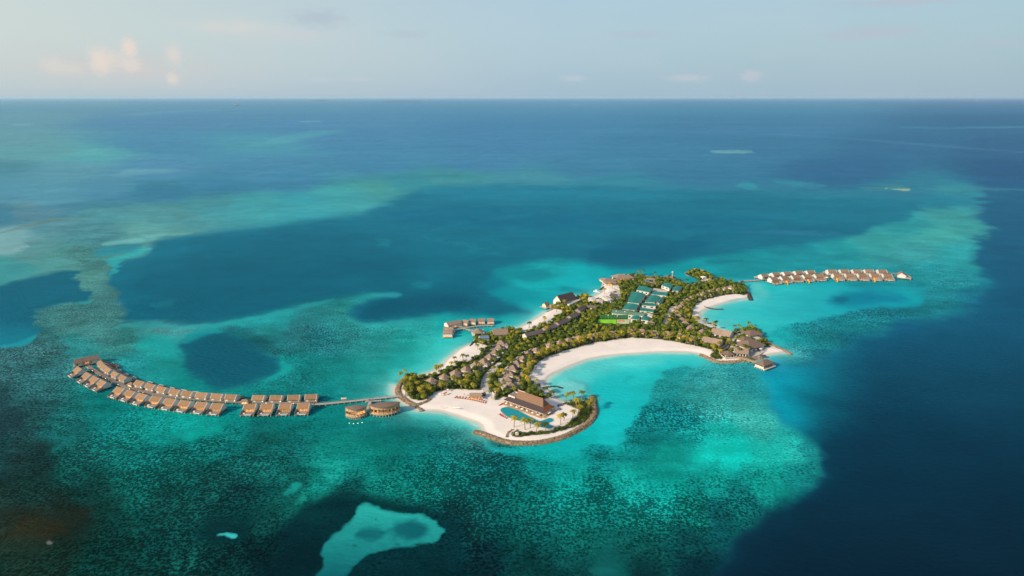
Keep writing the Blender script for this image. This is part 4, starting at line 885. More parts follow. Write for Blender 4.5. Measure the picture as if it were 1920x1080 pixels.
boardwalk([(1436,522),(1460,517.5),(1490,514.8),(1520,513),(1550,512.3),(1600,512),(1670,512.3),(1684,514)], 2.0, 2.2, 'dark boardwalk between the two villa rows of the right jetty', lamps=.2)
boardwalk([(849,629),(848.5,624),(852,619.5),(859,616.5),(868,615.2),(877,617),(884,620)], 1.6, 2.2, 'arched lower boardwalk of the spa curving to its entrance pavilion', 'pale_deck', posts=5)
boardwalk([(860,612),(868,613.2),(878,613.3),(888,611.8),(898,610.5),(910,610),(925,610)], 1.5, 2.2, 'upper boardwalk in front of the four small spa huts', 'pale_deck', posts=5)
boardwalk([(1383,668.5),(1395,672),(1408,676),(1420,679.5)], 2.2, 3.0, 'wide tan timber bridge to the pavilion over the water', 'tanwood', posts=5)
c_ = W(645, 751, 2.2); t = empty('rest_shelter', (c_.x, c_.y, 2.2), rad(8), category='shelter', label='small tan rest shelter on the bare pale boardwalk')
mb = MB(); mb.hip(-2.8, -1.6, 2.8, 1.6, 2.3, 3.0, 3); mb.build('roof', M['cream'], t)
for x in (-2.4, 2.2): boxp('post', 'tanwood', t, (x, -1.3, 0, x+.2, -1.1, 2.3)); boxp('post', 'tanwood', t, (x, 1.1, 0, x+.2, 1.3, 2.3))
boxp('bench', 'tanwood', t, (-2, .4, 0, 2, 1, .6))
c_ = W(700, 749.5, 2.2)
t = empty('jetty_platform', (c_.x, c_.y, 0), rad(8), category='platform', label='small arrival platform beside the long pier above the oval restaurants')
boxp('platform', 'pale_deck', t, (-8, -3.5, 1.8, 8, -1.6, 2.17)); boxp('kiosk', 'tanwood', t, (-7, -3.3, 2.17, -4.5, -1.8, 3.6)); boxp('post', 'tanwood', t, (-7.6,-3.2,-1.5,-7.2,-2.8,1.8)); boxp('post', 'tanwood', t, (7.2,-3.2,-1.5,7.6,-2.8,1.8))

# ---------------------------------------------------------------- oval restaurants
def lens(L_, wf, wb, n=22, cut=1.0):
    pts = []
    for i in range(n+1):
        x = -L_/2 + L_*i/n; pts.append((x, -wf * (1 - abs(2*x/L_)**2.2)))
    for i in range(n-1, 0, -1):
        x = -L_/2 + L_*i/n; pts.append((x, wb * (1 - abs(2*x/L_)**2.2)))
    return pts
def oval(a, b, wf, wb, label, storeys_h, lights, roofmat='thatch_brown'):
    zr = 3.4 + storeys_h
    c_, a_, L_ = frame_ab(a, b, zr); t = empty('oval_restaurant', (c_.x, c_.y, 0), a_, category='restaurant', label=label)
    P_ = lens(L_, wf, wb); n = len(P_)
    mb = MB(); v = [(x, y, zr + .9 * (abs(2*x/L_)**2)) for x, y in P_]
    v += [(x, y, z+.45) for x, y, z in v] + [(x*.55, y*.45, zr + 2.0) for x, y in P_] + [(0, 0, zr + 2.4)]
    mb.add(v, [(i,(i+1)%n,n+(i+1)%n,n+i) for i in range(n)] + [(n+i,n+(i+1)%n,2*n+(i+1)%n,2*n+i) for i in range(n)] + [(2*n+i,2*n+(i+1)%n,3*n) for i in range(n)] + [tuple(range(n))[::-1]])
    mb.build('roof', M[roofmat], t)
    W_ = lens(L_*.93, wf*.86, wb*.86); Di = lens(L_*1.0, wf*1.16, wb); D_ = [(x, y) for x, y in Di]
    mb = MB(); mb.prism(D_, 2.0, 2.6); mb.build('deck', M['tanwood'], t)
    # back wall and band above the openings
    mb = MB(); m_ = len(W_)
    def ring(z0, z1, sel):
        for i in sel:
            x0_, y0_ = W_[i]; x1_, y1_ = W_[(i+1) % m_]
            mb.add([(x0_,y0_,z0),(x1_,y1_,z0),(x1_,y1_,z1),(x0_,y0_,z1),(x0_*.97,y0_*.9,z0),(x1_*.97,y1_*.9,z0),(x1_*.97,y1_*.9,z1),(x0_*.97,y0_*.9,z1)], [(0,1,2,3),(7,6,5,4),(3,2,6,7),(0,4,5,1)])
    ring(2.3, zr + .3, range(22, m_)); mb.build('wall', M['tanwood'], t); mb = MB(); ring(zr - 2.6, zr + .4, range(0, 22)); mb.build('wall_band', M['tanwood'], t); mb = MB(); ring(2.6, 4.0, range(0, 22)); mb.build('parapet', M['tanwood'], t)
    for i in range(0, 22, 3):
        x, y = W_[i]; boxp('column', 'tanwood', t, (x-.22, y-.25, 2.3, x+.22, y+.15, zr))
    In = lens(L_*.80, wf*.62, wb*.5); mb = MB(); q = len(In)
    for i in range(0, 22):
        if (i % 3 != 1 and not lights) or (lights and i < 11): continue
        x0_, y0_ = In[i]; x1_, y1_ = In[i+1]; mb.add([(x0_,y0_,2.3),(x1_,y1_,2.3),(x1_,y1_,zr-.6),(x0_,y0_,zr-.6)], [(0,1,2,3)])
    mb.build('window', M['warm'], t)
    for i in range(1, 22, 2):
        x, y = D_[i]; boxp('post', 'cream', t, (x-.28, y-.1, -1.5, x+.28, y+.45, 1.9))
    for i in range(3, 20, 3):
        x, y = D_[i]; boxp('table', 'canvas', t, (x-.5, y+.8, 2.3, x+.5, y+1.6, 3.0))
    mb = MB(); 
    for i in range(22):
        x0_, y0_ = D_[i]; x1_, y1_ = D_[i+1]; mb.add([(x0_,y0_,3.05),(x1_,y1_,3.05),(x1_,y1_,3.2),(x0_,y0_,3.2)], [(0,1,2,3)]); mb.box(x0_-.06, y0_, 2.3, x0_+.06, y0_+.1, 3.1)
    mb.build('railing', M['tanwood'], t)
    return t, c_, a_
oval((691,762), (751.5,755.5), 7.2, 5.0, 'larger lens-shaped timber restaurant on stilts nearer the island', 6.0, False)
so_, soc, soa = oval((646.5,765.5), (688,763), 6.0, 3.6, 'smaller lens-shaped timber bar on stilts beside the larger oval restaurant', 6.0, True)
for i, (x, y) in enumerate(((655,793),(663,794),(671,793.3),(679,792))):
    q = W(x, y, .4); t = empty('floodlit_buoy', (q.x, q.y, 0), category='light', label=f'{ORD[i]} greenish-white floodlight from the left in the water below the smaller oval bar'); t['group'] = 'floodlights in the water'
    mb = MB(); mb.cone(0, 0, .55, .1, .9, 8, .3); mb.build('lamp', M['floodlit'], t); boxp('pile', 'greywood', t, (-.15,-.15,-2,.15,.15,.1))

# ---------------------------------------------------------------- generic buildings
def gable_house(name, a, b, depth, ze, zr, base, label, cat='building', roof='thatch_grey', wall='white', seams=1, group=None, over=.9, win='glass', front='window', chimney=False, ends='white', ridge=None, nwin=3):
    c_, a_, L_ = frame_ab(a, b, ze); t = empty(name, (c_.x, c_.y, base), a_, category=cat, label=label)
    if group: t['group'] = group
    z = ze - base; r = zr - base; h = L_/2; yr = (depth/2) if ridge is None else ridge
    for k in range(seams):
        x0_, x1_ = -h + L_*k/seams + (.06 if k else 0), -h + L_*(k+1)/seams - .06
        mb = MB(); mb.gable(x0_, 0, x1_, depth, z + .05*k, r + .05*k, yr); mb.build('roof', M[roof], t)
    boxp('wall', wall, t, (-h+over, over, 0, h-over, depth-over, z + .1))
    for x in (-h+.35, h-.55):
        mb = MB(); y0_, y1_ = over*.7, depth-over*.7; zz = z + .1
        mb.add([(x,y0_,0),(x,y1_,0),(x,y1_,zz),(x,yr,r-.1),(x,y0_,zz),(x+.2,y0_,0),(x+.2,y1_,0),(x+.2,y1_,zz),(x+.2,yr,r-.1),(x+.2,y0_,zz)], [(0,4,3,2,1),(5,6,7,8,9),(0,1,6,5),(1,2,7,6),(2,3,8,7),(3,4,9,8),(4,0,5,9)])
        mb.build('gable_wall', M[ends], t)
    if nwin:
        for k in range(nwin):
            x = -h + L_*(k+.5)/nwin; boxp(front, win, t, (x - L_/nwin*.3, over-.12, .3, x + L_/nwin*.3, over-.02, max(1.2, z-.7)))
    block((c_.x - math.sin(a_)*depth/2, c_.y + math.cos(a_)*depth/2), max(L_, depth)/2 + .5) if L_ < depth*2 else [block((c_.x + math.cos(a_)*s_*L_/2 - math.sin(a_)*depth/2, c_.y + math.sin(a_)*s_*L_/2 + math.cos(a_)*depth/2), depth/2 + 2) for s_ in (-.8,-.4,0,.4,.8)]
    return t
def hip_house(name, p, zc, wx, wy, a_, ze, zr, base, label, cat='pavilion', roof='thatch_brown', wall='white', ridge=0.0, open_=False, group=None, n=None):
    q = W(*p, zc); t = empty(name, (q.x, q.y, base), a_, category=cat, label=label); z = ze - base; r = zr - base
    if group: t['group'] = group
    mb = MB()
    if n: mb.cone(0, 0, wx/2, z, r, n, .3)
    else: mb.hip(-wx/2, -wy/2, wx/2, wy/2, z, r, ridge)
    mb.build('roof', M[roof], t)
    if open_:
        boxp('parapet', wall, t, (-wx*.42, -wy*.42, 0, wx*.42, -wy*.40, 1.3), (-wx*.42, wy*.40, 0, wx*.42, wy*.42, 1.3), (-wx*.42, -wy*.40, 0, -wx*.40, wy*.40, 1.3), (wx*.40, -wy*.40, 0, wx*.42, wy*.40, 1.3))
        k = max(2, int(wx/4))
        for i in range(k+1):
            x = -wx*.41 + wx*.82*i/k
            for y in (-wy*.41, wy*.41): boxp('column', wall, t, (x-.2, y-.2, 1.3, x+.2, y+.2, z+.1))
        boxp('table', 'canvas', t, (-wx*.2, -1, 0, -wx*.05, 1, .8), (wx*.05, -1, 0, wx*.2, 1, .8)); boxp('floor', 'darkwood', t, (-wx*.4, -wy*.4, .02, wx*.4, wy*.4, .1))
    else:
        boxp('wall', wall, t, (-wx*.42, -wy*.42, 0, wx*.42, wy*.42, z+.1)); boxp('window', 'glass' if name in ('point_hall', 'north_hut', 'spa_pavilion', 'point_restaurant') else 'warm', t, (-wx*.2, -wy*.42-.1, .4, wx*.2, -wy*.42-.01, max(1.4, z-.5)))
    block(q, max(wx, wy)/2 + .5); return t

# ---------------------------------------------------------------- pool restaurant
def restaurant():
    c_, a_, L_ = frame_ab((944,749.5), (1018.5,776), 5.2); D = 20.0; h = L_/2; b = 1.5
    t = empty('pool_restaurant', (c_.x, c_.y, b), a_, category='restaurant', label='large restaurant with brown stepped thatch roof and red end eave beside the pool')
    ze = 3.7; n = 12
    # low apron roof all round: front slope dark, right end red
    mb = MB(); F0 = [(-h,0),(h,0),(h,D),(-h,D)]; T0 = [(-h+4,7.6),(h-5.2,7.6),(h-5.2,D-4),(-h+4,D-4)]; zt = 6.2
    def quad(a1, b1, c1, d1, za, zb, th=.25):
        return [(a1[0],a1[1],za),(b1[0],b1[1],za),(c1[0],c1[1],zb),(d1[0],d1[1],zb),(a1[0],a1[1],za+th),(b1[0],b1[1],za+th),(c1[0],c1[1],zb+th),(d1[0],d1[1],zb+th)]
    QF = [(3,2,1,0),(4,5,6,7),(0,1,5,4),(1,2,6,5),(2,3,7,6),(3,0,4,7)]
    mb.add(quad(F0[0], F0[1], T0[1], T0[0], ze, zt), QF); mb.add(quad(F0[3], F0[0], T0[0], T0[3], ze, zt), QF); mb.add(quad(F0[2], F0[3], T0[3], T0[2], ze, zt), QF)
    mb.build('lower_roof', M['shingle_dark'], t)
    mb = MB(); mb.add(quad(F0[1], F0[2], T0[2], T0[1], ze+.02, zt+.02), QF); mb.build('end_roof', M['thatch_red'], t)
    # steep upper roof with hipped right end
    x0_, x1_ = -h+9.5, h-5.0; y0_, y1_ = 7.0, D-2.6; zr = 12.8; ym = (y0_+y1_)/2
    mb = MB(); v = [(x0_,y0_,zt),(x1_,y0_,zt),(x1_,y1_,zt),(x0_,y1_,zt),(x0_,ym,zr),(x1_-4.2,ym,zr)]
    mb.add(v, [(0,1,5,4),(2,3,4,5),(0,4,3),(3,2,1,0)]); mb.build('upper_roof', M['thatch_mid'], t)
    mb = MB(); mb.add([(x1_+.02,y0_,zt),(x1_+.02,y1_,zt),(x1_-4.18,ym,zr),(x1_-.6,y0_,zt),(x1_-.6,y1_,zt)], [(0,1,2),(3,2,4),(0,2,3),(1,4,2)]); mb.build('gable_end', M['thatch_mid'], t)
    boxp('ridge_cap', 'cream', t, (x0_-.3, ym-.25, zr-.1, x0_+9, ym+.25, zr+.35))
    boxp('plant_parapet', 'white', t, (-h+1.4, 6.0, 4.6, -h+10, 6.4, 7.4), (-h+1.4, 16.6, 4.6, -h+10, 17.0, 7.4), (-h+1.4, 6.4, 4.6, -h+1.8, 16.6, 7.4))
    boxp('roof_plant', 'greywood', t, (-h+1.8, 6.4, 4.6, -h+9.8, 16.6, 6.3), *[(-h+2.6+2.2*k, 8+2.4*j, 6.3, -h+4.0+2.2*k, 9.4+2.4*j, 7.1) for k in range(3) for j in range(3)])
    boxp('wall', 'cream', t, (-h+2, 6.2, 0, h-6, D-3, 3.9)); 
    boxp('fascia', 'cream', t, (-h, -.12, ze-.35, h, .12, ze+.02), (h-.12, .12, ze-.35, h+.12, D, ze+.04))
    boxp('window', 'warm', t, *[(-h+3+4.1*k, 5.95, .3, -h+5.6+4.1*k, 6.15, 3.2) for k in range(10)])
    for k in range(n+1):
        x = -h + .3 + (L_-.6)*k/n; boxp('column', 'cream', t, (x-.25, .12, 0, x+.25, .6, ze-.3))
    for k in range(1, 6): y = D*k/5.2; boxp('column', 'cream', t, (h-.6, y-.25, 0, h-.12, y+.25, ze-.3))
    boxp('terrace', 'tanwood', t, (-h-1, -3.6, 0, h, 5.9, .25), (h, -1, 0, h+3, D, .2))
    loc = lambda x, y: (c_.x + math.cos(a_)*x - math.sin(a_)*y, c_.y + math.sin(a_)*x + math.cos(a_)*y)
    for s_ in (-.85,-.5,-.15,.2,.55,.9): block(loc(s_*h, D/2), 14)
    return t, loc, a_, h, D
rt, rloc, ra, rh, rD = restaurant()
LAND.append((*rloc(0, 10), 'the pool restaurant'))
# things on the restaurant terrace
def parasol(p, a_=0.0, s=1.0, mat='canvas', z=1.5, label='', group=None, r=1.9):
    t = empty('parasol', (p[0], p[1], z), a_, s, category='parasol', label=label)
    if group: t['group'] = group
    mb = MB(); mb.cone(0, 0, r, 2.3, 3.1, 8, .06); mb.build('canopy', M[mat], t); boxp('pole', 'greywood', t, (-.07,-.07,0,.07,.07,2.8)); return t
for k in range(7):
    x = -rh + 6 + k*6.6; p = rloc(x, -2.6); parasol(p, ra, 1.0, 'canvas', 1.75, f'{ORD[k]} cream parasol from the left on the terrace edge of the pool restaurant', 'parasols on the restaurant terrace', 1.5)
def dining_set(p, a_, label, group):
    t = empty('dining_set', (p[0], p[1], 1.75), a_, category='table', label=label, group=group)
    boxp('tabletop', 'canvas', t, (-.8,-.6,.7,.8,.6,.8)); boxp('table_leg', 'greywood', t, (-.1,-.1,0,.1,.1,.7))
    for s_ in (-1, 1): boxp('chair', 'pink', t, (-.35, s_*1.2-.3, 0, .35, s_*1.2+.3, .5), (-.35, s_*1.45-.08, .5, .35, s_*1.45+.08, 1.0))
for k in range(9):
    p = rloc(-rh + 3 + k*5.2, 1.8); dining_set(p, ra, f'{ORD[k]} dining table from the left under the eave of the pool restaurant', 'dining tables under the restaurant eave')
# pool
def flat_poly(name, pts, z, mat, thick, label=None, cat=None, kind=None, parent=None, smooth=0):
    P_ = [W(*p, z)[:2] for p in (smooth_poly(pts, smooth) if smooth else pts)]
    ar = sum(a1[0]*b1[1]-b1[0]*a1[1] for a1, b1 in zip(P_, P_[1:]+P_[:1]))
    if ar < 0: P_ = P_[::-1]
    mb = MB(); mb.prism(P_, z - thick, z); return tag(mb.build(name, M[mat], parent), label, cat, kind=kind)
POOL = [(938,770),(940,766),(947,763.5),(957,762.5),(968,767),(977,772),(986,777.5),(998,783),(1012,790.3),(1022,787),(1030,783.5),(1038,785.5),(1037,790),(1027,793),(1032,796.5),(1037.5,799),(1036,801.5),(1028,803.5),(1010,800.5),(997,794),(980,789),(966,788),(957,784),(945,777)]
cx_, cy_ = np.mean([p[0] for p in POOL]), np.mean([p[1] for p in POOL]); q = W(cx_, cy_, 1.6)
t = empty('swimming_pool', (q.x, q.y, 1.5), category='pool', label='large free-form teal swimming pool in front of the restaurant')
PP = smooth_poly([tuple(W(*p, 1.6)[:2]) for p in POOL], 1); ar = sum(a1[0]*b1[1]-b1[0]*a1[1] for a1, b1 in zip(PP, PP[1:]+PP[:1])); PP = PP[::-1] if ar < 0 else PP
PL = [(x-q.x, y-q.y) for x, y in PP]; mb = MB(); mb.prism(PL, .0, .16); mb.build('pool_water', M['pool'], t)
mb = MB(); n = len(PL)
for i in range(n):
    x0_, y0_ = PL[i]; x1_, y1_ = PL[(i+1) % n]; d = Vector((x1_-x0_, y1_-y0_, 0)).normalized(); nx2, ny2 = d.y*.55, -d.x*.55
    mb.add([(x0_,y0_,.24),(x1_,y1_,.24),(x1_+nx2,y1_+ny2,.24),(x0_+nx2,y0_+ny2,.24),(x0_,y0_,0),(x1_,y1_,0),(x1_+nx2,y1_+ny2,0),(x0_+nx2,y0_+ny2,0)], [(3,2,1,0),(0,1,5,4),(2,3,7,6)])
mb.build('pool_edge', M['pave'], t)
PPX = [p for p in POOL]
def lounger_proto():
    t = empty('sun_lounger', category='sun lounger', label='sun lounger')
    boxp('frame', 'tanwood', t, (-.4, -1.1, .25, .4, 1.1, .4)); boxp('cushion', 'red', t, (-.38, -1.1, .4, .38, .4, .55))
    mb = MB(); mb.add([(-.38,.4,.4),(.38,.4,.4),(.38,1.1,.95),(-.38,1.1,.95),(-.38,.4,.56),(.38,.4,.56),(.38,1.05,1.1),(-.38,1.05,1.1)], [(3,2,1,0),(4,5,6,7),(0,1,5,4),(1,2,6,5),(2,3,7,6),(3,0,4,7)]); mb.build('backrest', M['red'], t)
    for x in (-.34, .26):
        for y in (-1, .9): boxp('leg', 'tanwood', t, (x, y, 0, x+.08, y+.08, .25))
    return t
lg = lounger_proto()
def loungers(line, count, a_, label, group, pair=True, s=1.15, where='in the row'):
    pts = [W(*p, 1.5) for p in line]; tot = []
    for i in range(count):
        f_ = i / max(1, count-1) * (len(pts)-1); k = min(int(f_), len(pts)-2); p = pts[k].lerp(pts[k+1], f_-k)
        place(lg, USED, (p.x, p.y, 1.5), a_ + R.uniform(-.08, .08), s, f'red {label}, {ORD[i]} from the left', group)
loungers([(853,746),(868,747.6),(884,750),(897,753),(910,756)], 14, rad(165), 'sun lounger in the back row before the beach bar', 'loungers of the beach bar')
loungers([(856,744.2),(872,745.5),(888,747),(900,750),(911,753)], 12, rad(165), 'sun lounger in the row nearest the beach bar', 'loungers of the beach bar')
loungers([(937,777.3),(942,780.5),(950,784.5)], 6, rad(-52), 'sun lounger on sand by the left pool edge', 'loungers of the pool')
loungers([(937,760),(941,758)], 3, rad(-52), 'sun lounger on sand left of the pool restaurant', 'loungers of the pool')
for i, (x, y, m_) in enumerate(((833,741.5,'red'),(836,740,'red'),(826,742.5,'canvas'),(840,734,'canvas'),(870,743,'pink'),(893,747.5,'pink'),(905,750,'pink'))):
    p = W(x, y, 1.5); parasol((p.x, p.y), 0, 1, m_, 1.5, ('%s beach parasol, %s from the left along the west beach' % ({'red':'red','canvas':'white','pink':'faded pink'}[m_], ORD[[2,3,1,4,5,6,7][i]-1])), 'parasols along the west beach', 1.4)
p = W(1027, 776.5, 1.8); t = empty('day_canopy', (p.x, p.y, 1.5), ra, category='canopy', label='square cream day canopy at the right corner of the pool restaurant')
boxp('canopy', 'canvas', t, (-2.6,-2,2.4,2.6,2,2.55)); 
for x in (-2.4, 2.3):
    for y in (-1.8, 1.7): boxp('post', 'greywood', t, (x,y,0,x+.1,y+.1,2.4))
for k, (x, y) in enumerate(((1047,761.5),(1052,760.5),(1048.5,768.5))):
    p = W(x, y, 1.5); t = empty('day_bed', (p.x, p.y, 1.5), ra, 1.3, category='day bed', label=f'dark day bed on the sand right of the pool restaurant, {ORD[k]} from the back'); t['group'] = 'dark day beds'
    boxp('frame', 'darkwood', t, (-1,-.8,0,1,.8,.4)); boxp('cushion', 'bluegrey', t, (-.9,-.7,.4,.9,.7,.6)); boxp('headboard', 'darkwood', t, (-1,.8,0,1,.95,1.1))
gable_house('beach_bar', (880,744.5), (903,744.5), 7.5, 4.4, 7.2, 1.5, 'brown thatched beach bar with lit orange counter on the west beach', 'bar', 'thatch_grey', 'tanwood', win='warm', front='counter', nwin=2, ends='tanwood')
LAND.append((*W(890,742,3)[:2], 'the beach bar'))
gable_house('store_hut', (905,741), (912,739.5), 5, 3.6, 5.0, 1.5, 'small dark hut right behind the beach bar', 'hut', 'shingle_dark', 'greywood', nwin=1)
p = W(855, 768, 1.2); t = empty('volleyball_net', (p.x, p.y, 1.4), rad(-8), category='net', label='volleyball net standing on the west beach sand')
boxp('post', 'greywood', t, (-4,-.1,0,-3.8,.1,2.4)); boxp('post', 'greywood', t, (3.8,-.1,0,4,.1,2.4)); boxp('net', 'canvas', t, (-3.8,-.02,1.6,3.8,.02,2.4))
p = W(829, 766.5, 1.2); t = empty('beach_swing', (p.x, p.y, 1.2), 0, category='swing', label='small timber swing frame near the west waterline')
boxp('post', 'tanwood', t, (-1.2,-.1,0,-1,.1,2.4)); boxp('post', 'tanwood', t, (1,-.1,0,1.2,.1,2.4)); boxp('crossbar', 'tanwood', t, (-1.3,-.1,2.4,1.3,.1,2.6)); boxp('seat', 'canvas', t, (-.5,-.25,.5,.5,.25,.6))
hip_house('lifeguard_tower', (969.5,813), 3, 3.0, 3.0, .3, 3.6, 4.8, 1.5, 'small pale lookout hut on the planted arm near the breakwater', 'hut', 'cream', 'white')
hip_house('buggy_stop', (927,735), 3, 3.6, 3.0, .4, 3.6, 4.6, 1.5, 'small white kiosk at the fork behind the pool restaurant', 'hut', 'canvas', 'white')

# ---------------------------------------------------------------- beach villas
def beach_villa(kind):
    t = empty('beach_villa', category='villa', label='beach villa')
    roof = 'thatch_grey'
    s = 5.2
    mb = MB(); mb.hip(-s, -s, s, s, 3.0, 7.6, .6, .35); mb.build('roof', M[roof], t)
    boxp('wall', 'white', t, (-4.2, -4.2, 0, 4.2, 4.2, 3.2)); boxp('window', 'warm', t, (-2.6, -4.32, .2, .4, -4.21, 2.5)); boxp('window', 'glass', t, (1.0, -4.32, .2, 3.4, -4.21, 2.5))
    if kind == 'white':
        boxp('annex', 'white', t, (-4.6, 4.8, 0, .6, 9.4, 3.0), (1.4, 5.2, 0, 5.6, 8.2, 2.7)); boxp('annex_parapet', 'white', t, (-4.6,4.8,3.0,.6,5.0,3.5),(-4.6,9.2,3.0,.6,9.4,3.5),(-4.6,5.0,3.0,-4.4,9.2,3.5),(.4,5.0,3.0,.6,9.2,3.5))
        mb = MB(); mb.gable(-5.4, 3.6, -.4, 7.4, 3.2, 4.9, 5.4); mb.build('annex_roof', M[roof], t)
        boxp('garden_wall', 'white', t, (-6.4, 5.4, 0, -6.1, 10.4, 2.3), (-6.1, 10.1, 0, 6.2, 10.4, 2.3), (6.2, 5.4, 0, 6.5, 10.4, 2.3))
    elif kind == 'low':
        mb = MB(); mb.hip(-.5, 4.4, 7.2, 10.2, 2.6, 4.9, 2.5, .3); mb.build('annex_roof', M['thatch_grey'], t)
        boxp('annex', 'white', t, (.3, 5.2, 0, 6.6, 9.4, 2.7)); boxp('garden_wall', 'white', t, (-6.0, 5.0, 0, -5.7, 10.0, 2.2), (-5.7, 9.7, 0, -.4, 10.0, 2.2), (5.0, 3.0, 0, 7.5, 3.4, 2.4))
    else:
        mb = MB(); mb.hip(-6.4, 4.2, 1.0, 9.8, 2.6, 5.4, 2.2, .3); mb.build('annex_roof', M['thatch_grey'], t); boxp('annex', 'cream', t, (-5.6, 5.0, 0, .4, 9.2, 2.7)); boxp('garden_wall', 'white', t, (1.6, 5.4, 0, 5.6, 5.7, 2.1))
    boxp('terrace', 'deck', t, (-4.6, -8.4, 0, 4.6, -4.4, .3)); p_ = boxp('plunge_pool', 'pave', t, (-3.2, -11.2, 0, 2.6, -8.6, .32)); boxp('pool_water', 'small_pool', p_, (-2.9, -10.9, .32, 2.3, -8.9, .36))
    return t
bv = {k: beach_villa(k) for k in ('white', 'low', 'plain')}
for k, o in bv.items(): o['label'] = 'beach villa ' + k
bvu = {k: {} for k in bv}
def villa_row(pts, kind, flip, label, group, s=1.0, short='', wiggle=.05):
    for i, (p, a_) in enumerate(tangents(pts, 6.5)):
        o = place(bv[kind], bvu[kind], (p.x, p.y, 1.5), a_ + (math.pi if flip else 0) + R.uniform(-wiggle, wiggle), s * R.uniform(.97, 1.04), label.format(ORD[i]), group)
        block(p, 7.6*s); q = p + Vector((-math.sin(o.rotation_euler.z)*7.4, math.cos(o.rotation_euler.z)*7.4, 0)); block(q, 5.6*s)
        block(p + Vector((math.sin(o.rotation_euler.z)*9.5, -math.cos(o.rotation_euler.z)*9.5, 0)), 4.5*s)
        LAND.append((p.x, p.y, short.format(ORD[i])))
GB = 'beach villas on the island'
villa_row([(809.4,710.6),(833,703.8),(853.8,697),(873.8,689.4),(891.3,682),(906.9,675),(918,666),(928,658),(936,649),(940,641)], 'low', True, 'hip-roofed beach villa, {} from the left behind the north-west beach', GB, .97, 'the {} villa of the north-west row')
villa_row([(958,719.5),(951.5,708.5),(956,697.5),(962,687.5),(969,678),(980.6,669),(989.5,660.6),(1005.6,654)], 'white', False, 'hip-roofed villa with white annex, {} from the front west of the large crescent', GB, .93, 'the {} villa west of the large crescent')
villa_row([(1031,644.5),(1049,640),(1066,635.5),(1086,631),(1107,627.3),(1125,624.3),(1148,622)], 'white', False, 'hip-roofed villa with white boxes, {} from the left behind the large crescent', GB, .88, 'the {} villa behind the large crescent')
villa_row([(1184,619),(1206,619),(1229.5,621.5),(1252.5,623),(1276,627),(1299,632)], 'white', False, 'peaked thatch villa with white annex, {} from the left south of the green roofs', GB, .92, 'the {} peaked villa south of the green roofs')
villa_row([(1317.5,617.5),(1296,610),(1286,602),(1280,596),(1273,589),(1270.6,582.5),(1271,576),(1275.6,571),(1280,566),(1289,559.5),(1296,555),(1309,551),(1319,547.5),(1331,544),(1346,541),(1360,539),(1371,536)], 'plain', False, 'brown-roofed villa, {} from the front along the small crescent beach', GB, .76, 'the {} villa along the small crescent')
hip_house('staff_hut', (1221,603.5), 5, 9, 8, .1, 4.2, 7, 1.5, 'low brown thatched hut just right of the green roofs', 'hut', 'thatch_grey')
gz = empty('garden_gazebo', category='gazebo', label='gazebo'); mb = MB(); mb.cone(0, 0, 2.5, 2.2, 3.9, 8, .25); mb.build('roof', M['thatch_grey'], gz)
for x in (-1.5, 1.3):
    for y in (-1.5, 1.3): boxp('post', 'tanwood', gz, (x, y, 0, x+.18, y+.18, 2.3))
boxp('floor', 'pave', gz, (-2.2, -2.2, 0, 2.2, 2.2, .15))
for i, p in enumerate([(1312.5,559.5),(1322.5,556),(1332.5,553),(1346,550.3),(1360,548),(1374,546)]):
    q = W(*p, 4); place(gz, USED, (q.x, q.y, 1.5), .2*i, 1.1, f'small thatched gazebo, {ORD[i]} from the left above the small crescent beach', 'gazebos in villa gardens'); block(q, 2.6); block(W(p[0]-1, p[1]+5, 1.5), 3)
for i, p in enumerate([(991,681.5),(984.5,691),(979,699.5),(971.5,708.5),(973,718),(1046,653.5),(1064,647.5)]):
    q = W(*p, 4); place(gz, USED, (q.x, q.y, 1.5), .3*i, 1.0, f'small thatched gazebo, {ORD[i]} along the palm fringe of the large crescent', 'gazebos in villa gardens'); block(q, 2.4)
# terraced town villas with dark roofs
for i, (a, b, k) in enumerate((((988,632),(1021,623.5),3),((1025,620.5),(1047,613),2),((1050,610),(1070,601.5),2),((1073,597.5),(1088,590.5),2),((1089,584.5),(1100,577.5),2))):
    gable_house('terrace_house', a, b, 11, 5.5, 8.8, 1.5, f'dark-roofed terrace of joined villas, {ORD[i]} from the left in the diagonal line', 'house', 'slate_brown', 'cream', seams=k, group='dark-roofed terraces', win='glass', nwin=k*2, ends='white' if i == 0 else 'greywood')
    LAND.append((*W((a[0]+b[0])/2, (a[1]+b[1])/2, 4)[:2], f'the {ORD[i]} dark-roofed terrace'))
gable_house('terrace_house', (1098,576.5), (1118,578), 8, 5, 7.5, 1.5, 'low dark-roofed block across the top of the diagonal terraces', 'house', 'slate_brown', 'cream', group='dark-roofed terraces', nwin=2)
# ---------------------------------------------------------------- hall on the north-west shore
gable_house('beach_hall', (1053,568.5), (1082,561), 19, 6.0, 15.0, 1.5, 'tall black-roofed hall with white gable on the north-west shore', 'hall', 'shingle_dark', 'white', seams=2, nwin=0, over=.6, ridge=10.5)
LAND.append((*W(1066,560,5)[:2], 'the black-roofed hall'))
c_, a_, L_ = frame_ab((1031,573.5), (1050,573), 5); t = empty('hall_veranda', (c_.x, c_.y, 1.2), a_, category='veranda', label='lit orange veranda joining the hall to the hut on stilts')
boxp('canopy', 'cream', t, (-L_/2, 0, 3.4, L_/2, 6, 3.8)); boxp('deck', 'tanwood', t, (-L_/2, -1, 0, L_/2, 6, .4)); boxp('window', 'warm', t, (-L_/2+.5, 3, .4, L_/2-.5, 3.2, 3.0))
for k in range(6): x = -L_/2 + L_*k/5; boxp('column', 'tanwood', t, (x-.2, 0, .4, x+.2, .4, 3.4))
c_ = W(1023.5, 571, 5); t = empty('stilt_hut', (c_.x, c_.y, 0), rad(40), category='hut', label='small gabled hut on a floodlit deck beside the black-roofed hall')
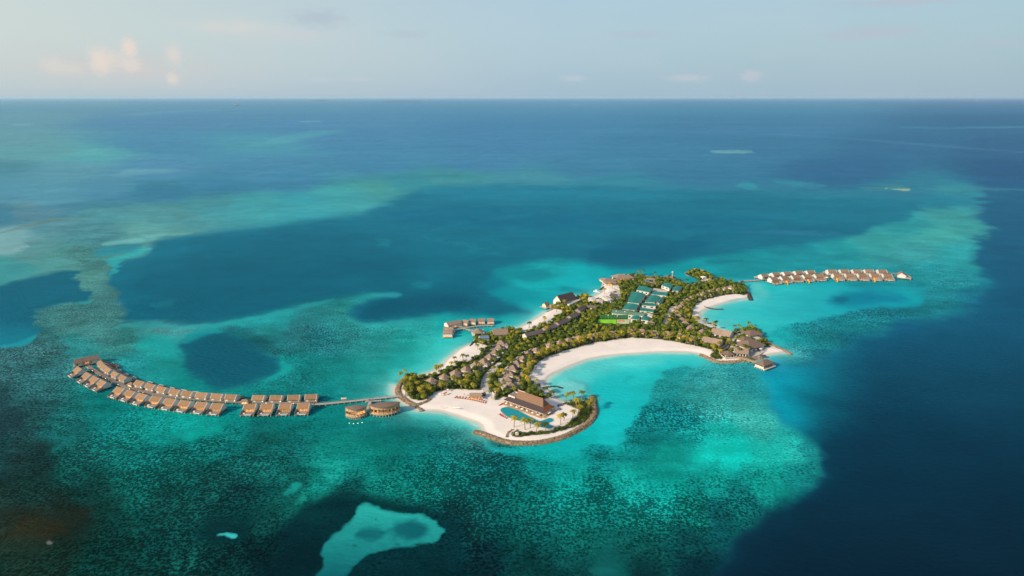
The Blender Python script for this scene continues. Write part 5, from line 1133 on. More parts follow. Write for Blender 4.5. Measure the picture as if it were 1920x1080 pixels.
mb = MB(); mb.gable(-4, -5, 5, 5, 4.6, 8.2); mb.build('roof', M['thatch_brown'], t); boxp('wall', 'cream', t, (-3.4,-4,1.8,4.4,4,4.7)); boxp('deck', 'pale_deck', t, (-7,-7,1.4,5.5,6,1.8))
mb = MB(); mb.add([(-3.6,-4,1.8),(-3.6,4,1.8),(-3.6,4,4.7),(-3.6,0,7.8),(-3.6,-4,4.7)], [(0,4,3,2,1)]); mb.build('gable_wall', M['cream'], t)
boxp('window', 'warm', t, (-3.72,-2,2.2,-3.62,2,4.4))
for x in (-6.5, 4.5):
    for y in (-6.5, 5.5): boxp('post', 'tanwood', t, (x,y,-1.5,x+.4,y+.4,1.4))
gable_house('white_wing', (1068,572), (1089,562.5), 5, 5, 6.2, 1.5, 'long low white wing in front of the black-roofed hall', 'building', 'white', 'white', nwin=4)
# ---------------------------------------------------------------- flat-roofed blocks given by their roof outline
def quad_building(name, quad, zt, label, cat='building', roof='green_roof', wall='white', base=1.5, parapet=False, group=None, door=True, pitch=1.0, th=.25):
    P_ = [W(*p, zt) for p in quad]; c_ = sum(P_, Vector((0,0,0))) / 4; t = empty(name, (c_.x, c_.y, base), category=cat, label=label)
    if group: t['group'] = group
    L = [(p.x - c_.x, p.y - c_.y) for p in P_]
    if sum(a1[0]*b1[1]-b1[0]*a1[1] for a1, b1 in zip(L, L[1:]+L[:1])) < 0: L = L[::-1]
    h = zt - base; S_ = [(x*.96, y*.96) for x, y in L]
    mb = MB(); mb.prism(S_, 0, h - th); mb.build('wall', M[wall], t)
    mb = MB()
    # shallow two-way pitch: ridge between the middles of the two short sides
    e = [math.dist(L[i], L[(i+1)%4]) for i in range(4)]; k = 0 if e[0] > e[1] else 1; L2 = L[k:] + L[:k]
    mA = ((L2[1][0]+L2[2][0])/2, (L2[1][1]+L2[2][1])/2); mB_ = ((L2[3][0]+L2[0][0])/2, (L2[3][1]+L2[0][1])/2)
    v = [(x, y, h-th) for x, y in L2] + [(x, y, h) for x, y in L2] + [(*mA, h+pitch), (*mB_, h+pitch)]
    mb.add(v, [(3,2,1,0),(0,1,5,4),(1,2,6,8,5),(2,3,7,6),(3,0,4,9,7),(4,5,8,9),(8,6,7,9)]); mb.build('roof', M[roof], t)
    if door:      # windows along the side facing the camera
        i = min(range(4), key=lambda j: S_[j][1] + S_[(j+1)%4][1]); a1, b1 = S_[i], S_[(i+1)%4]; ln = math.dist(a1, b1); d = ((b1[0]-a1[0])/ln, (b1[1]-a1[1])/ln); nrm = (d[1], -d[0])
        nw = max(1, int(ln/7))
        for k in range(nw):
            s0 = ln*(k+.25)/nw; s1 = ln*(k+.6)/nw
            A1 = (a1[0]+d[0]*s0, a1[1]+d[1]*s0); B1 = (a1[0]+d[0]*s1, a1[1]+d[1]*s1); o_ = .06
            mb = MB(); mb.add([(A1[0]+nrm[0]*o_, A1[1]+nrm[1]*o_, h*.35), (B1[0]+nrm[0]*o_, B1[1]+nrm[1]*o_, h*.35), (B1[0]+nrm[0]*o_, B1[1]+nrm[1]*o_, h*.75), (A1[0]+nrm[0]*o_, A1[1]+nrm[1]*o_, h*.75), (A1[0], A1[1], h*.35), (B1[0], B1[1], h*.35), (B1[0], B1[1], h*.75), (A1[0], A1[1], h*.75)], [(0,1,2,3),(0,4,5,1),(3,2,6,7),(0,3,7,4),(1,5,6,2)])
            mb.build('window', M['glass'], t)
    r_ = max(math.dist(L[0], L[2]), math.dist(L[1], L[3]))/2
    for u in (-.6, -.2, .2, .6):
        for w_ in (-.6, -.2, .2, .6):
            a1 = [(L[0][j]*(1-u)/2 + L[1][j]*(1+u)/2) * (1-w_)/2 + (L[3][j]*(1-u)/2 + L[2][j]*(1+u)/2) * (1+w_)/2 for j in (0, 1)]
            block((c_.x+a1[0], c_.y+a1[1]), r_*.3 + 1.5)
    return t
GQ = 'green-roofed staff compound'
for q_, zt, lb, rf in [
 ([(1198,535.5),(1224,541),(1217,548),(1193,543.5)], 7, 'green-roofed block at the far left corner of the compound', 'green_roof'),
 ([(1184,546.5),(1211,551),(1198,569),(1176,566)], 8, 'largest green-roofed block on the left side of the compound', 'green_roof'),
 ([(1174.5,568.5),(1197.5,571),(1190.5,581.5),(1166,579)], 7, 'green-roofed block in the middle left of the compound', 'green_roof'),
 ([(1150,580),(1212,587),(1207.5,592.5),(1146,587)], 8, 'long pale sage-roofed block above the sports ground', 'sage_roof'),
 ([(1187.5,590.5),(1200.5,592.5),(1198,599),(1182,597.5)], 7, 'left one of two small green-roofed cubes by the sports ground', 'green_roof'),
 ([(1205,592.5),(1219,594.3),(1215.5,601),(1201.5,599)], 7, 'right one of two small green-roofed cubes by the sports ground', 'green_roof'),
 ([(1226,546),(1253,548.5),(1250,554.5),(1221,551.2)], 7, 'green-roofed block with a white front at the far right of the compound', 'green_roof'),
 ([(1220,552.8),(1237,555),(1228,567),(1209,565.5)], 7, 'square green-roofed block in the right column of the compound', 'green_roof'),
 ([(1207,567.5),(1232,569),(1230,574),(1203,572)], 6.5, 'narrow green-roofed block, upper one in the right column of the compound', 'green_roof'),
 ([(1201.5,576.3),(1227,580),(1225,585),(1199,582)], 6.5, 'narrow green-roofed block, lower one in the right column with a tall white wall', 'green_roof'),
 ([(1239.5,557),(1245,559),(1236,568),(1231,567)], 6.5, 'slim green-roofed strip block at the right edge of the compound', 'green_roof'),
 ([(1246,529.5),(1262,534),(1255,540),(1240,534.5)], 7, 'green-roofed block with a white side wall nearest the harbour', 'green_roof'),
 ([(1262,538.5),(1280,537),(1272,544.5),(1260,544.5)], 7, 'dark green-roofed block at the upper right corner of the compound', 'green_roof'),
 ([(1213,587.5),(1224.5,589.5),(1223,593.5),(1211,592)], 6, 'white flat-roofed block beside the long sage roof', 'white')]:
    quad_building('staff_block', q_, zt, lb, 'building', rf, group=GQ)
LAND.append((*W(1200,575,2)[:2], 'the green-roofed compound'))
flat_poly('yard', [(1226,540),(1255,545),(1250,549),(1226,546),(1195,584),(1188,582),(1219,549)], 1.56, 'pave', .04, kind='structure')
flat_poly('football_pitch', [(1122,599),(1156,599),(1155,607),(1120,605)], 1.60, 'turf', .06, 'bright green football pitch below the long sage roof', 'pitch')
tc_ = flat_poly('tennis_court', [(1157,599),(1181,599),(1180,607),(1156,607)], 1.60, 'court', .06, 'pale tennis court with an orange clay patch beside the football pitch', 'tennis court')
flat_poly('clay_patch', [(1159,600),(1172,600),(1171,603),(1158,603)], 1.64, 'court_red', .03, parent=tc_)
for i, (a, b, lb) in enumerate((((1125,598),(1156,598),'tall dark green netting fence behind the football pitch'), ((1158,598),(1181,598),'tall green netting fence behind the tennis court'))):
    c_, a_, L_ = frame_ab(a, b, 1.5); t = empty('netting_fence', (c_.x, c_.y, 1.5), a_, category='fence', label=lb); boxp('netting', 'fence_green', t, (-L_/2, -.08, .3, L_/2, .08, 6.0))
    for k in range(4): x = -L_/2 + L_*k/3; boxp('post', 'greywood', t, (x-.12, -.25, 0, x+.12, -.1, 8.2))
for i, (x, y) in enumerate(((1155,596.5),(1171,597.5),(1140,604))):
    p = W(x, y, 1.5); t = empty('floodlight_mast', (p.x, p.y, 1.5), category='lamp', label=f'floodlight mast, {["middle","right","left"][i]} of three around the sports ground'); boxp('mast', 'greywood', t, (-.15,-.15,0,.15,.15,10)); boxp('lamp', 'floodlit', t, (-.7,-.3,10,.7,.3,10.6))
for i, (x, y) in enumerate(((1222,549.5),(1217,555),(1211,561),(1206,567),(1201,573.5),(1196,580))):
    p = W(x, y, 1.5); t = empty('storage_shed', (p.x, p.y, 1.5), rad(55), category='shed', label=f'brown shed in the lane of the staff compound, {ORD[i]} from the far end'); t['group'] = 'sheds in the compound lane'
    boxp('wall', 'darkwood', t, (-2.6,-1.6,0,2.6,1.6,2.6)); mb = MB(); mb.gable(-2.9, -1.9, 2.9, 1.9, 2.5, 3.5); mb.build('roof', M['thatch_brown'], t)
p = W(1260, 527, 1.5); t = empty('radio_mast', (p.x, p.y, 1.5), category='mast', label='tall white mast with a round head behind the green compound'); boxp('mast', 'white', t, (-.3,-.3,0,.3,.3,15)); mb = MB(); mb.cone(0,0,1.6,15,17.5,8,1.2); mb.build('antenna', M['cream'], t)
# ---------------------------------------------------------------- arrival pavilions in the north
GP_ = 'arrival pavilions'
for (x, y, wx, wy, a_, zr, rg, lb) in [
 (1138,524,20,26,.3,9,6,'pale thatched arrival pavilion standing out over the north shore'), (1144,528.5,22,12,.2,7.5,8,'low lit thatched wing in front of the northern arrival pavilion'),
 (1163,518.5,26,22,.25,11,4,'largest peaked thatched pavilion on the north shore'), (1157,524,12,11,.2,7.5,0,'small lit porch pavilion left of the largest peaked one'),
 (1176,518.5,22,18,.1,9,6,'brown thatched pavilion right of the largest peaked one')]:
    hip_house('arrival_pavilion', (x,y), 6, wx, wy, a_, 5.0, zr, 1.5, lb, 'pavilion', 'thatch_grey', 'cream', rg, group=GP_)
hip_house('north_hut', (1220,522.8), 5, 17, 12, 0, 4.5, 7.0, 1.5, 'wide grey-brown hip roof behind the staff compound', 'building', 'thatch_grey', ridge=8)
hip_house('north_hut', (1211,528), 4, 13, 10, .1, 4.2, 5.2, 1.5, 'low grey canopy roof left above the staff compound', 'building', 'bluegrey', ridge=5)
hip_house('north_hut', (1225,531), 4, 12, 9, -.2, 4.2, 5.6, 1.5, 'small grey hip roof just above the far green roofs', 'building', 'thatch_grey', ridge=4)
for i, (x, y) in enumerate(((1250,519.5),(1256,518.5),(1261,519.5))):
    hip_house('harbour_hut', (x,y), 5, 9, 9, .3*i, 4.4, 8.5, 1.5, f'pointed thatched harbour hut, {ORD[i]} from the left in a tight cluster', 'hut', 'thatch_brown', group='harbour huts')
quad_building('white_block', [(1103,557.5),(1118,558.5),(1116,563.5),(1102,562)], 7, 'white flat-roofed cube behind the diagonal terraces', roof='white', group='white flat-roofed blocks')
quad_building('white_block', [(1117,561),(1131,562),(1130,567),(1115,566)], 6.5, 'white flat-roofed block with cream front beside the white cube', roof='cream', group='white flat-roofed blocks')
quad_building('white_block', [(1128,556),(1140,555),(1151,561.5),(1142,564)], 6, 'pale angular roofed block by the small northern beach', roof='pave', group='white flat-roofed blocks')
quad_building('white_block', [(1141,560.5),(1151,561),(1147,566),(1139,564)], 5.5, 'blue-grey awning-roofed block by the small northern beach', roof='bluegrey', group='white flat-roofed blocks')
gable_house('dive_hut', (1142,555), (1152,557.5), 9, 4.5, 8.5, 1.5, 'dark pointed-roof hut above the white blocks', 'hut', 'shingle_dark', 'tanwood', nwin=1)
LAND.append((*W(1125,560,2)[:2], 'the white flat-roofed blocks'))
LAND.append((*W(1160,520,2)[:2], 'the northern arrival pavilions'))
LAND.append((*W(1310,513,2)[:2], 'the harbour arm'))
LAND.append((*W(780,725,2)[:2], 'the long pier'))
# deck and huts on the harbour arm
flat_poly('harbour_deck', [(1311,523),(1319,519),(1326,522),(1328,526),(1320,529)], 1.75, 'pave', .5, 'pale paved deck on the harbour arm', 'deck')
hip_house('harbour_cafe', (1319,519.5), 4, 9, 7, .4, 4.2, 6, 1.7, 'small white cafe on the harbour deck', 'hut', 'canvas'); hip_house('harbour_cafe', (1331,524.5), 4, 8, 8, .2, 4.2, 6.4, 1.5, 'small grey thatched hut right of the harbour deck', 'hut', 'thatch_grey')
# ---------------------------------------------------------------- spa over the water
def spa_hut(p, a_, wx, wy, label, ze=4.6, zr=7.2, roof='thatch_grey', group='spa huts on stilts', name='spa_hut', z=5.5):
    q = W(*p, z); t = empty(name, (q.x, q.y, 0), a_, category='hut', label=label)
    if group: t['group'] = group
    hx, hy = wx/2, wy/2
    mb = MB(); mb.gable(-hx, -hy, hx, hy, ze, zr); mb.build('roof', M[roof], t)
    boxp('wall', 'white', t, (-hx+.5, -hy+.5, 1.9, hx-.5, hy-.5, ze+.1))
    for x in (-hx+.2, hx-.4):
        mb = MB(); mb.add([(x,-hy+.4,1.9),(x,hy-.4,1.9),(x,hy-.4,ze+.1),(x,0,zr-.1),(x,-hy+.4,ze+.1),(x+.2,-hy+.4,1.9),(x+.2,hy-.4,1.9),(x+.2,hy-.4,ze+.1),(x+.2,0,zr-.1),(x+.2,-hy+.4,ze+.1)], [(0,4,3,2,1),(5,6,7,8,9),(0,1,6,5),(1,2,7,6),(2,3,8,7),(3,4,9,8),(4,0,5,9)]); mb.build('gable_wall', M['white'], t)
    boxp('platform', 'tanwood', t, (-hx-.4, -hy-1.2, 1.5, hx+.4, hy+.6, 1.9)); boxp('door', 'warm', t, (-hx*.3, -hy+.4, 2.0, hx*.2, -hy+.49, 3.8))
    for x in (-hx, hx-.4):
        for y in (-hy-.9, hy): boxp('stilt', 'tanwood', t, (x, y, -1.5, x+.4, y+.4, 1.5))
for i, p in enumerate([(873.5,602.3),(887,600.5),(903,599.3),(919.7,599.3)]):
    spa_hut(p, rad([-20,-8,0,4][i]), 9.2, 12, f'small white-walled spa hut, {ORD[i]} from the left along the upper boardwalk')
for i, p in enumerate([(842,615),(840,619.5),(839.5,624.5)]):
    spa_hut(p, rad([-14,-6,0][i]), 12.5, 6.2, f'white-walled spa hut stacked along the left of the spa, {["far","middle","nearest"][i]} one', ze=5.4, zr=7.0, z=6)
spa_hut((849.5,606), rad(33), 21, 13, 'largest gabled spa hall at the outer corner of the spa', 5.2, 8.4, name='spa_hall', group=None)
hip_house('spa_pavilion', (896,620.5), 6, 19, 17, .1, 5.2, 9.6, 1.6, 'polygonal thatched spa entrance pavilion on the shore', 'pavilion', 'thatch_grey', 'white', n=6)
gable_house('spa_wing', (900.5,636), (918,634.5), 12, 5.2, 7.0, 1.5, 'slate-roofed cream wing of the spa behind its entrance pavilion', 'building', 'bluegrey', 'cream', nwin=0)
gable_house('shore_hall', (925,629), (954,628), 20, 5.2, 10, 1.5, 'broad brown-roofed hall with white gable at the shore beside the spa', 'hall', 'thatch_grey', 'white', nwin=3, ridge=11)
LAND.append((*W(896,621,5)[:2], 'the spa pavilion')); LAND.append((*W(940,620,5)[:2], 'the brown-roofed shore hall'))
# ---------------------------------------------------------------- buildings of the east point
gable_house('lodge', (1331.5,625), (1368,632), 20, 5.2, 9.4, 1.5, 'long brown-roofed lodge, upper of two on the neck of the east point', 'building', 'thatch_pale', 'white', seams=2, nwin=4, win='glass', over=1.2)
gable_house('lodge', (1314,640.5), (1350,647.5), 19, 5.0, 9.0, 1.5, 'long brown-roofed lodge with lit porch, lower of two by the large crescent', 'building', 'thatch_pale', 'cream', seams=2, nwin=3, win='warm', over=1.2)
LAND.append((*W(1350,628,5)[:2], 'the upper lodge')); LAND.append((*W(1332,641,5)[:2], 'the lower lodge'))
hip_house('point_restaurant', (1410,622.5), 7, 22, 20, .35, 5.5, 9.5, 1.8, 'dark hip-roofed house with white terrace at the top of the east point', 'building', 'thatch_brown', 'white', 5)
quad_building('terrace_block', [(1397,623.5),(1402,622),(1432,636),(1424,640)], 4, 'long white terrace below the top house of the east point', roof='pave', pitch=.1, door=False)
hip_house('point_hall', (1406,643), 8, 30, 26, .55, 6.0, 12.5, 1.5, 'largest dark hip-roofed hall in the middle of the east point', 'hall', 'thatch_brown', 'white', 8)
hip_house('point_hall', (1397,634.5), 7, 17, 15, .5, 5.6, 9.5, 1.5, 'smaller hip roof touching the back of the largest hall of the east point', 'hall', 'thatch_brown', 'white', 4)
gable_house('point_lodge', (1377,662.5), (1404,665), 18, 5.4, 9.2, 1.5, 'brown gabled lodge with white columned front on the east point', 'building', 'thatch_grey', 'white', nwin=5, win='glass', over=2.0)
hip_house('hexagonal_pavilion', (1365,661.5), 6, 17, 17, .2, 5.4, 9.0, 1.8, 'open six-sided thatched pavilion above the tiered rock revetment', 'pavilion', 'thatch_brown', 'cream', n=6, open_=True)
LAND.append((*W(1405,645,5)[:2], 'the largest hall of the east point')); LAND.append((*W(1365,661,5)[:2], 'the six-sided pavilion'))
quad_building('white_annex', [(1380,640.5),(1393,637),(1398,640.5),(1383,645.5)], 4.5, 'white flat terrace left of the largest east point hall', roof='white', pitch=.1, door=False)
quad_building('white_annex', [(1369,648.5),(1382,646),(1386,650),(1371,652)], 4, 'low white flat roof behind the columned lodge of the east point', roof='white', pitch=.1, door=False)
quad_building('service_roof', [(1349,652),(1362,643.5),(1369,645),(1356,654.5)], 5, 'dark slanting service roof between the lower lodge and the six-sided pavilion', roof='shingle_dark', pitch=.8, door=False)
flat_poly('terrace', [(1405,655),(1430,649),(1440,655),(1425,665),(1412,669),(1400,662)], 1.56, 'pave', .04, kind='structure')
flat_poly('infinity_pool', [(1410,651.5),(1416,649),(1425,651.5),(1431,650),(1424,658),(1415,656)], 1.75, 'bluegrey', .25, 'blue-edged pool terrace right of the largest east point hall', 'pool')
for i, (x, y) in enumerate(((1411,657),(1416,659.5),(1420,655),(1426,658))):
    p = W(x, y, 1.5); parasol((p.x, p.y), 0, 1.2, 'canvas', 1.6, f'white parasol on the east point terrace, {ORD[i]} from the left', 'parasols of the east point')
p = W(1430.5, 669, 1.5); t = empty('beached_canopy', (p.x, p.y, 1.2), .3, category='canopy', label='dark canopied beach shelter at the sand tip of the east point'); mb = MB(); mb.cone(0,0,3.6,1.6,3.0,8,.2,sx=1.2); mb.build('canopy', M['shingle_dark'], t)
for x, y in ((-2.6,-1.6),(2.4,-1.6),(-2.6,1.4),(2.4,1.4)): boxp('post', 'darkwood', t, (x,y,0,x+.2,y+.2,1.7))
def sea_pavilion():
    c_, a_, L_ = frame_ab((1416,681.5), (1432.5,687.5), 5.2); dpt = 19.0; h = L_/2
    t = empty('sea_pavilion', (c_.x, c_.y, 0), a_, category='pavilion', label='hip-roofed timber pavilion on stilts at the end of the east point bridge')
    mb = MB(); mb.hip(-h-.6, -.8, h+.6, dpt+.8, 5.6, 9.6, 0); 
    mb.v = []; mb.f = []; mb.r = []
    x0_, x1_, y0_, y1_ = -h-.6, h+.6, -.8, dpt+.8; r0 = (y1_-y0_)*.32
    v = [(x0_,y0_,5.6),(x1_,y0_,5.6),(x1_,y1_,5.6),(x0_,y1_,5.6),(x0_,y0_,5.9),(x1_,y0_,5.9),(x1_,y1_,5.9),(x0_,y1_,5.9),(0,y0_+r0,9.6),(0,y1_-r0,9.6)]
    mb.add(v, [(3,2,1,0),(0,1,5,4),(1,2,6,5),(2,3,7,6),(3,0,4,7),(4,5,8),(5,6,9,8),(6,7,9),(7,4,8,9)]); mb.build('roof', M['thatch_brown'], t)
    boxp('wall', 'cream', t, (-h, 0, 2.2, h, .25, 4.4)); boxp('wall', 'cream', t, (-h, .26, 2.2, -h+.25, dpt, 4.4)); boxp('platform', 'cream', t, (-h-.3, -.3, 1.6, h+2.5, dpt+1, 2.2))
    boxp('window', 'glass', t, (-h+.4, .3, 4.4, h-.4, .5, 5.4), (h-1.5, 1.5, 2.4, h-1.3, dpt-1, 5.2))
    for k in range(6): y = dpt*k/5; boxp('column', 'cream', t, (h-.3, y-.2, 2.2, h+.1, y+.2, 5.7))
    for k in range(5): x = -h + 2*h*k/4; boxp('stilt', 'cream', t, (x-.3, -.2, -1.5, x+.3, .4, 1.6))
    for k in range(1, 5): y = dpt*k/4; boxp('stilt', 'cream', t, (h-.4, y-.3, -1.5, h+.2, y+.3, 1.6))
sea_pavilion()
# ---------------------------------------------------------------- boats and far islands
def boat(p, a_, s, label, name='motor_boat', cabin=True):
    q = W(*p, .4); t = empty(name, (q.x, q.y, 0), a_, s, category='boat', label=label)
    P_ = [(-3.5,-1.1),(2,-1.1),(4.2,0),(2,1.1),(-3.5,1.1)]; mb = MB(); n = 5
    v = [(x*.9, y*.7, -.3) for x, y in P_] + [(x, y, .9) for x, y in P_]; mb.add(v, [tuple(range(5))[::-1], tuple(range(5,10))] + [(i,(i+1)%5,5+(i+1)%5,5+i) for i in range(5)]); mb.build('hull', M['boat_white'], t)
    if cabin: boxp('cabin', 'boat_white', t, (-1.6,-.8,.9,1.0,.8,2.3)); boxp('windscreen', 'glass', t, (1.0,-.7,1.0,1.15,.7,2.0))
    return t
boat((1118.5,547), rad(-25), 1.5, 'small white motor boat moored off the northern beach'); 
boat((1127,522), rad(70), 1.2, 'tiny white boat beside the northern arrival pavilion') if False else None
q = W(443.5, 198.5, 0); t = empty('cargo_ship', (q.x, q.y, 0), rad(6), 15, category='ship', label='distant grey ship under the horizon at upper left'); 
P_ = [(-6,-1.2),(5,-1.2),(7,0),(5,1.2),(-6,1.2)]; mb = MB(); v = [(x*.93, y*.8, -.3) for x, y in P_] + [(x, y, 1.1) for x, y in P_]; mb.add(v, [tuple(range(5))[::-1], tuple(range(5,10))] + [(i,(i+1)%5,5+(i+1)%5,5+i) for i in range(5)]); mb.build('hull', M['darkwood'], t)
boxp('deckhouse', 'cream', t, (-5,-.9,1.1,-2.5,.9,3.2)); boxp('mast', 'greywood', t, (1,-.15,1.1,1.3,.15,4.5))
q = W(1830, 189.5, 0); t = empty('sailing_boat', (q.x, q.y, 0), 0, 26, category='boat', label='tiny white sail on the horizon at upper right'); mb = MB(); mb.add([(-1.4,-.4,0),(1.4,-.4,0),(1.4,.4,0),(-1.4,.4,0),(-1.8,-.5,.5),(1.9,-.5,.5),(1.9,.5,.5),(-1.8,.5,.5)], [(3,2,1,0),(4,5,6,7),(0,1,5,4),(1,2,6,5),(2,3,7,6),(3,0,4,7)]); mb.build('hull', M['boat_white'], t)
mb = MB(); mb.add([(0,-.05,.5),(1.6,-.05,.6),(0,-.05,4.2),(0,.05,.5),(1.6,.05,.6),(0,.05,4.2)], [(0,1,2),(5,4,3),(0,3,4,1),(1,4,5,2),(2,5,3,0)]); mb.build('sail', M['canvas'], t)
def far_island(x0_, x1_, y, h, label, mat='far_leaf'):
    A, B = W(x0_, y, 0), W(x1_, y, 0); L_ = (B - A).length; c_ = (A + B)/2; mb = MB(); n = 26; prof = []
    for j, (yy, hh) in enumerate(((-1, 0), (-.6, .7), (0, 1), (.6, .7), (1, 0))):
        for i in range(n+1):
            f_ = i/n; e = math.sin(math.pi*f_)**.4 if 0 < f_ < 1 else 0; prof.append(((f_-.5)*L_, yy*L_*.12, -1 + (h*R.uniform(.75, 1.1)+1)*hh*e))
    mb.add(prof, [(j*(n+1)+i, j*(n+1)+i+1, (j+1)*(n+1)+i+1, (j+1)*(n+1)+i) for j in range(4) for i in range(n)])
    o = mb.build('far_island', M[mat]); o.location = (c_.x, c_.y, 0); tag(o, label, 'island')
far_island(583, 618, 189.0, 60, 'low dark island on the horizon left of the centre'); far_island(712, 796, 190.8, 34, 'wider low dark island just below the horizon left of the centre')
far_island(1067, 1092, 196.8, 5, 'pale far sandbank below the horizon right of the centre', 'pave')
# ================================================================ vegetation
RT = random.Random(5)
def inside(p, poly):
    x, y = p; c_ = False; n = len(poly); j = n - 1
    for i in range(n):
        xi, yi = poly[i]; xj, yj = poly[j]
        if (yi > y) != (yj > y) and x < (xj - xi) * (y - yi) / (yj - yi) + xi: c_ = not c_
        j = i
    return c_
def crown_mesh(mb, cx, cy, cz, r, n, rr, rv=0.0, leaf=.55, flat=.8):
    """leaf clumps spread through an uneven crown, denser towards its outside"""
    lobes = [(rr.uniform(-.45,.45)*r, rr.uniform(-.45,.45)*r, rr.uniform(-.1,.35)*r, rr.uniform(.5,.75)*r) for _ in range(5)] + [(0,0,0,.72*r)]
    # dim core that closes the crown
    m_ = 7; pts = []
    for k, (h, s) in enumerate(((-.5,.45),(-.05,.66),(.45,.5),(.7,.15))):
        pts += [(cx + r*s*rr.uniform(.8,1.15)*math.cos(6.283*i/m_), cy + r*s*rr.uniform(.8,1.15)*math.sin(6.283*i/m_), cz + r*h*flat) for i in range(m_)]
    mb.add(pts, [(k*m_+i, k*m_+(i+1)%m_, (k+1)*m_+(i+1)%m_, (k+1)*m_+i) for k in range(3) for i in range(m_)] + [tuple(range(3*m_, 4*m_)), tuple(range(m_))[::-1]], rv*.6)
    for _ in range(n):
        lx, ly, lz, lr = rr.choice(lobes)
        th = rr.random()*6.283; ph = math.acos(rr.uniform(-.45, 1)); q = lr * rr.uniform(.8, 1.1)
        dx, dy, dz = math.sin(ph)*math.cos(th), math.sin(ph)*math.sin(th), math.cos(ph)
        px_, py_, pz_ = cx+lx+dx*q, cy+ly+dy*q, cz+(lz+dz*q)*flat
        s = leaf * rr.uniform(.6, 1.3); v = rv + rr.uniform(-.16, .16) * (1 if rv else 0)
        n_ = Vector((dx + rr.uniform(-.6,.6), dy + rr.uniform(-.6,.6), dz + rr.uniform(-.3,.7))).normalized(); u = n_.orthogonal().normalized(); w_ = n_.cross(u)
        ca, sa = math.cos(rr.random()*6.28), math.sin(rr.random()*6.28); u, w_ = u*ca + w_*sa, w_*ca - u*sa
        P_ = Vector((px_, py_, pz_))
        mb.add([P_ - u*s, P_ - w_*s*.7, P_ + u*s, P_ + w_*s*.7], [(0,1,2,3)], v)
def broadleaf(seed):
    rr = random.Random(seed); t = empty('broadleaf_tree', category='tree', label='tree')
    mb = MB(); h = rr.uniform(1.7, 2.5); mb.tube([(0,0,-.3),(.1,.05,h*.6),(.25*rr.uniform(-1,1),.2,h)], [.34,.26,.18])
    for k in range(4):
        a_ = 6.28*k/4 + rr.random(); mb.tube([(0,0,h*.65),(math.cos(a_)*.9,math.sin(a_)*.9,h*.95),(math.cos(a_)*1.7,math.sin(a_)*1.7,h*1.2)], [.16,.11,.05], 5)
    mb.build('trunk', M['trunk'], t)
    mb = MB(); crown_mesh(mb, 0, 0, h + .9, 3.3, 190, rr, leaf=.62); mb.build('crown', M['tree_leaf'], t); return t
def palm(seed, mat='palm_leaf', h=7.5):
    rr = random.Random(seed); t = empty('palm_tree', category='palm', label='palm')
    lean = rr.uniform(.2, 1.3); la = rr.random()*6.28; mb = MB(); pts = []; rs = []
    for k in range(6):
        f_ = k/5; pts.append((math.cos(la)*lean*f_**1.8, math.sin(la)*lean*f_**1.8, h*f_ - .3*(1-f_))); rs.append(.30 - .14*f_)
    mb.tube(pts, rs, 6); mb.build('trunk', M['trunk'], t)
    top = Vector(pts[-1]); mb = MB(); n = 14
    for i in range(n):
        a_ = 6.283*i/n + rr.uniform(-.15,.15); up = rr.choice((.95, .55, .2, -.15)) ; Lf = rr.uniform(3.2, 4.3); d = Vector((math.cos(a_), math.sin(a_), 0)); s_ = Vector((-d.y, d.x, 0)); L = []; seg = 5
        for k in range(seg+1):
            f_ = k/seg; p_ = top + d*Lf*f_*(1-.12*f_) + Vector((0,0, up*1.5*f_ - 2.3*f_*f_)); w_ = (.56*math.sin(math.pi*min(1, f_*.85+.12)) + .05)
            L += [tuple(p_ - s_*w_ - Vector((0,0,w_*.55))), tuple(p_), tuple(p_ + s_*w_ - Vector((0,0,w_*.55)))]
        mb.add(L, [(3*k+j, 3*k+j+1, 3*k+j+4, 3*k+j+3) for k in range(seg) for j in (0, 1)])
    mb.build('crown', M[mat], t)
    return t
XX_ = 0
BT = [broadleaf(s) for s in range(5)]
PA = [palm(s, 'palm_leaf', 6.8 + .5*s) for s in range(4)]; PD = [palm(s+9, 'palm_dark', 7.0 + .5*s) for s in range(3)]
for o in BT + PA + PD: o['first'] = 1
def place_tree(proto, loc, rz, s, label, group, sz=1.0):
    if proto.get('first'): o = proto; del o['first']
    else: o = copy_tree(proto)
    o.location = loc; o.rotation_euler = (0,0,rz); o.scale = (s, s, s*sz); o['label'] = label; o['group'] = group; return o
def near_land(x, y):
    b = min(LAND, key=lambda l: (l[0]-x)**2 + (l[1]-y)**2); dx, dy = x-b[0], y-b[1]
    d = ('right of' if dx > 0 else 'left of') if abs(dx) > abs(dy) else ('behind' if dy > 0 else 'in front of')
    return d, b[2], math.hypot(dx, dy)
LABN = {}
def tree_label(kind, x, y, big):
    d, l, dist_ = near_land(x, y); size = 'large' if big > 1.12 else ('small' if big < .88 else 'mid-sized'); nearw = '' if dist_ < 20 else 'well '
    return f'{size} {kind} {nearw}{d} {l}'
def blocked(x, y, m=0.0):
    for bx, by, br in BLOCK:
        if (bx-x)**2 + (by-y)**2 < (br + m)**2: return True
    return False
GW = [[tuple(W(*p, PZ)[:2]) for p in g_] for g_ in GREEN]
PW_ = [([tuple(W(*p, PZ)[:2]) for p in smooth_line(ln)], hw) for ln, hw in PATHS.values()]
def on_path(x, y, m):
    for ln, hw in PW_:
        for a_, b_ in zip(ln, ln[1:]):
            ex, ey = b_[0]-a_[0], b_[1]-a_[1]; t_ = max(0, min(1, ((x-a_[0])*ex + (y-a_[1])*ey)/(ex*ex+ey*ey+1e-9)))
            if math.hypot(x-a_[0]-ex*t_, y-a_[1]-ey*t_) < hw + m: return True
    return False
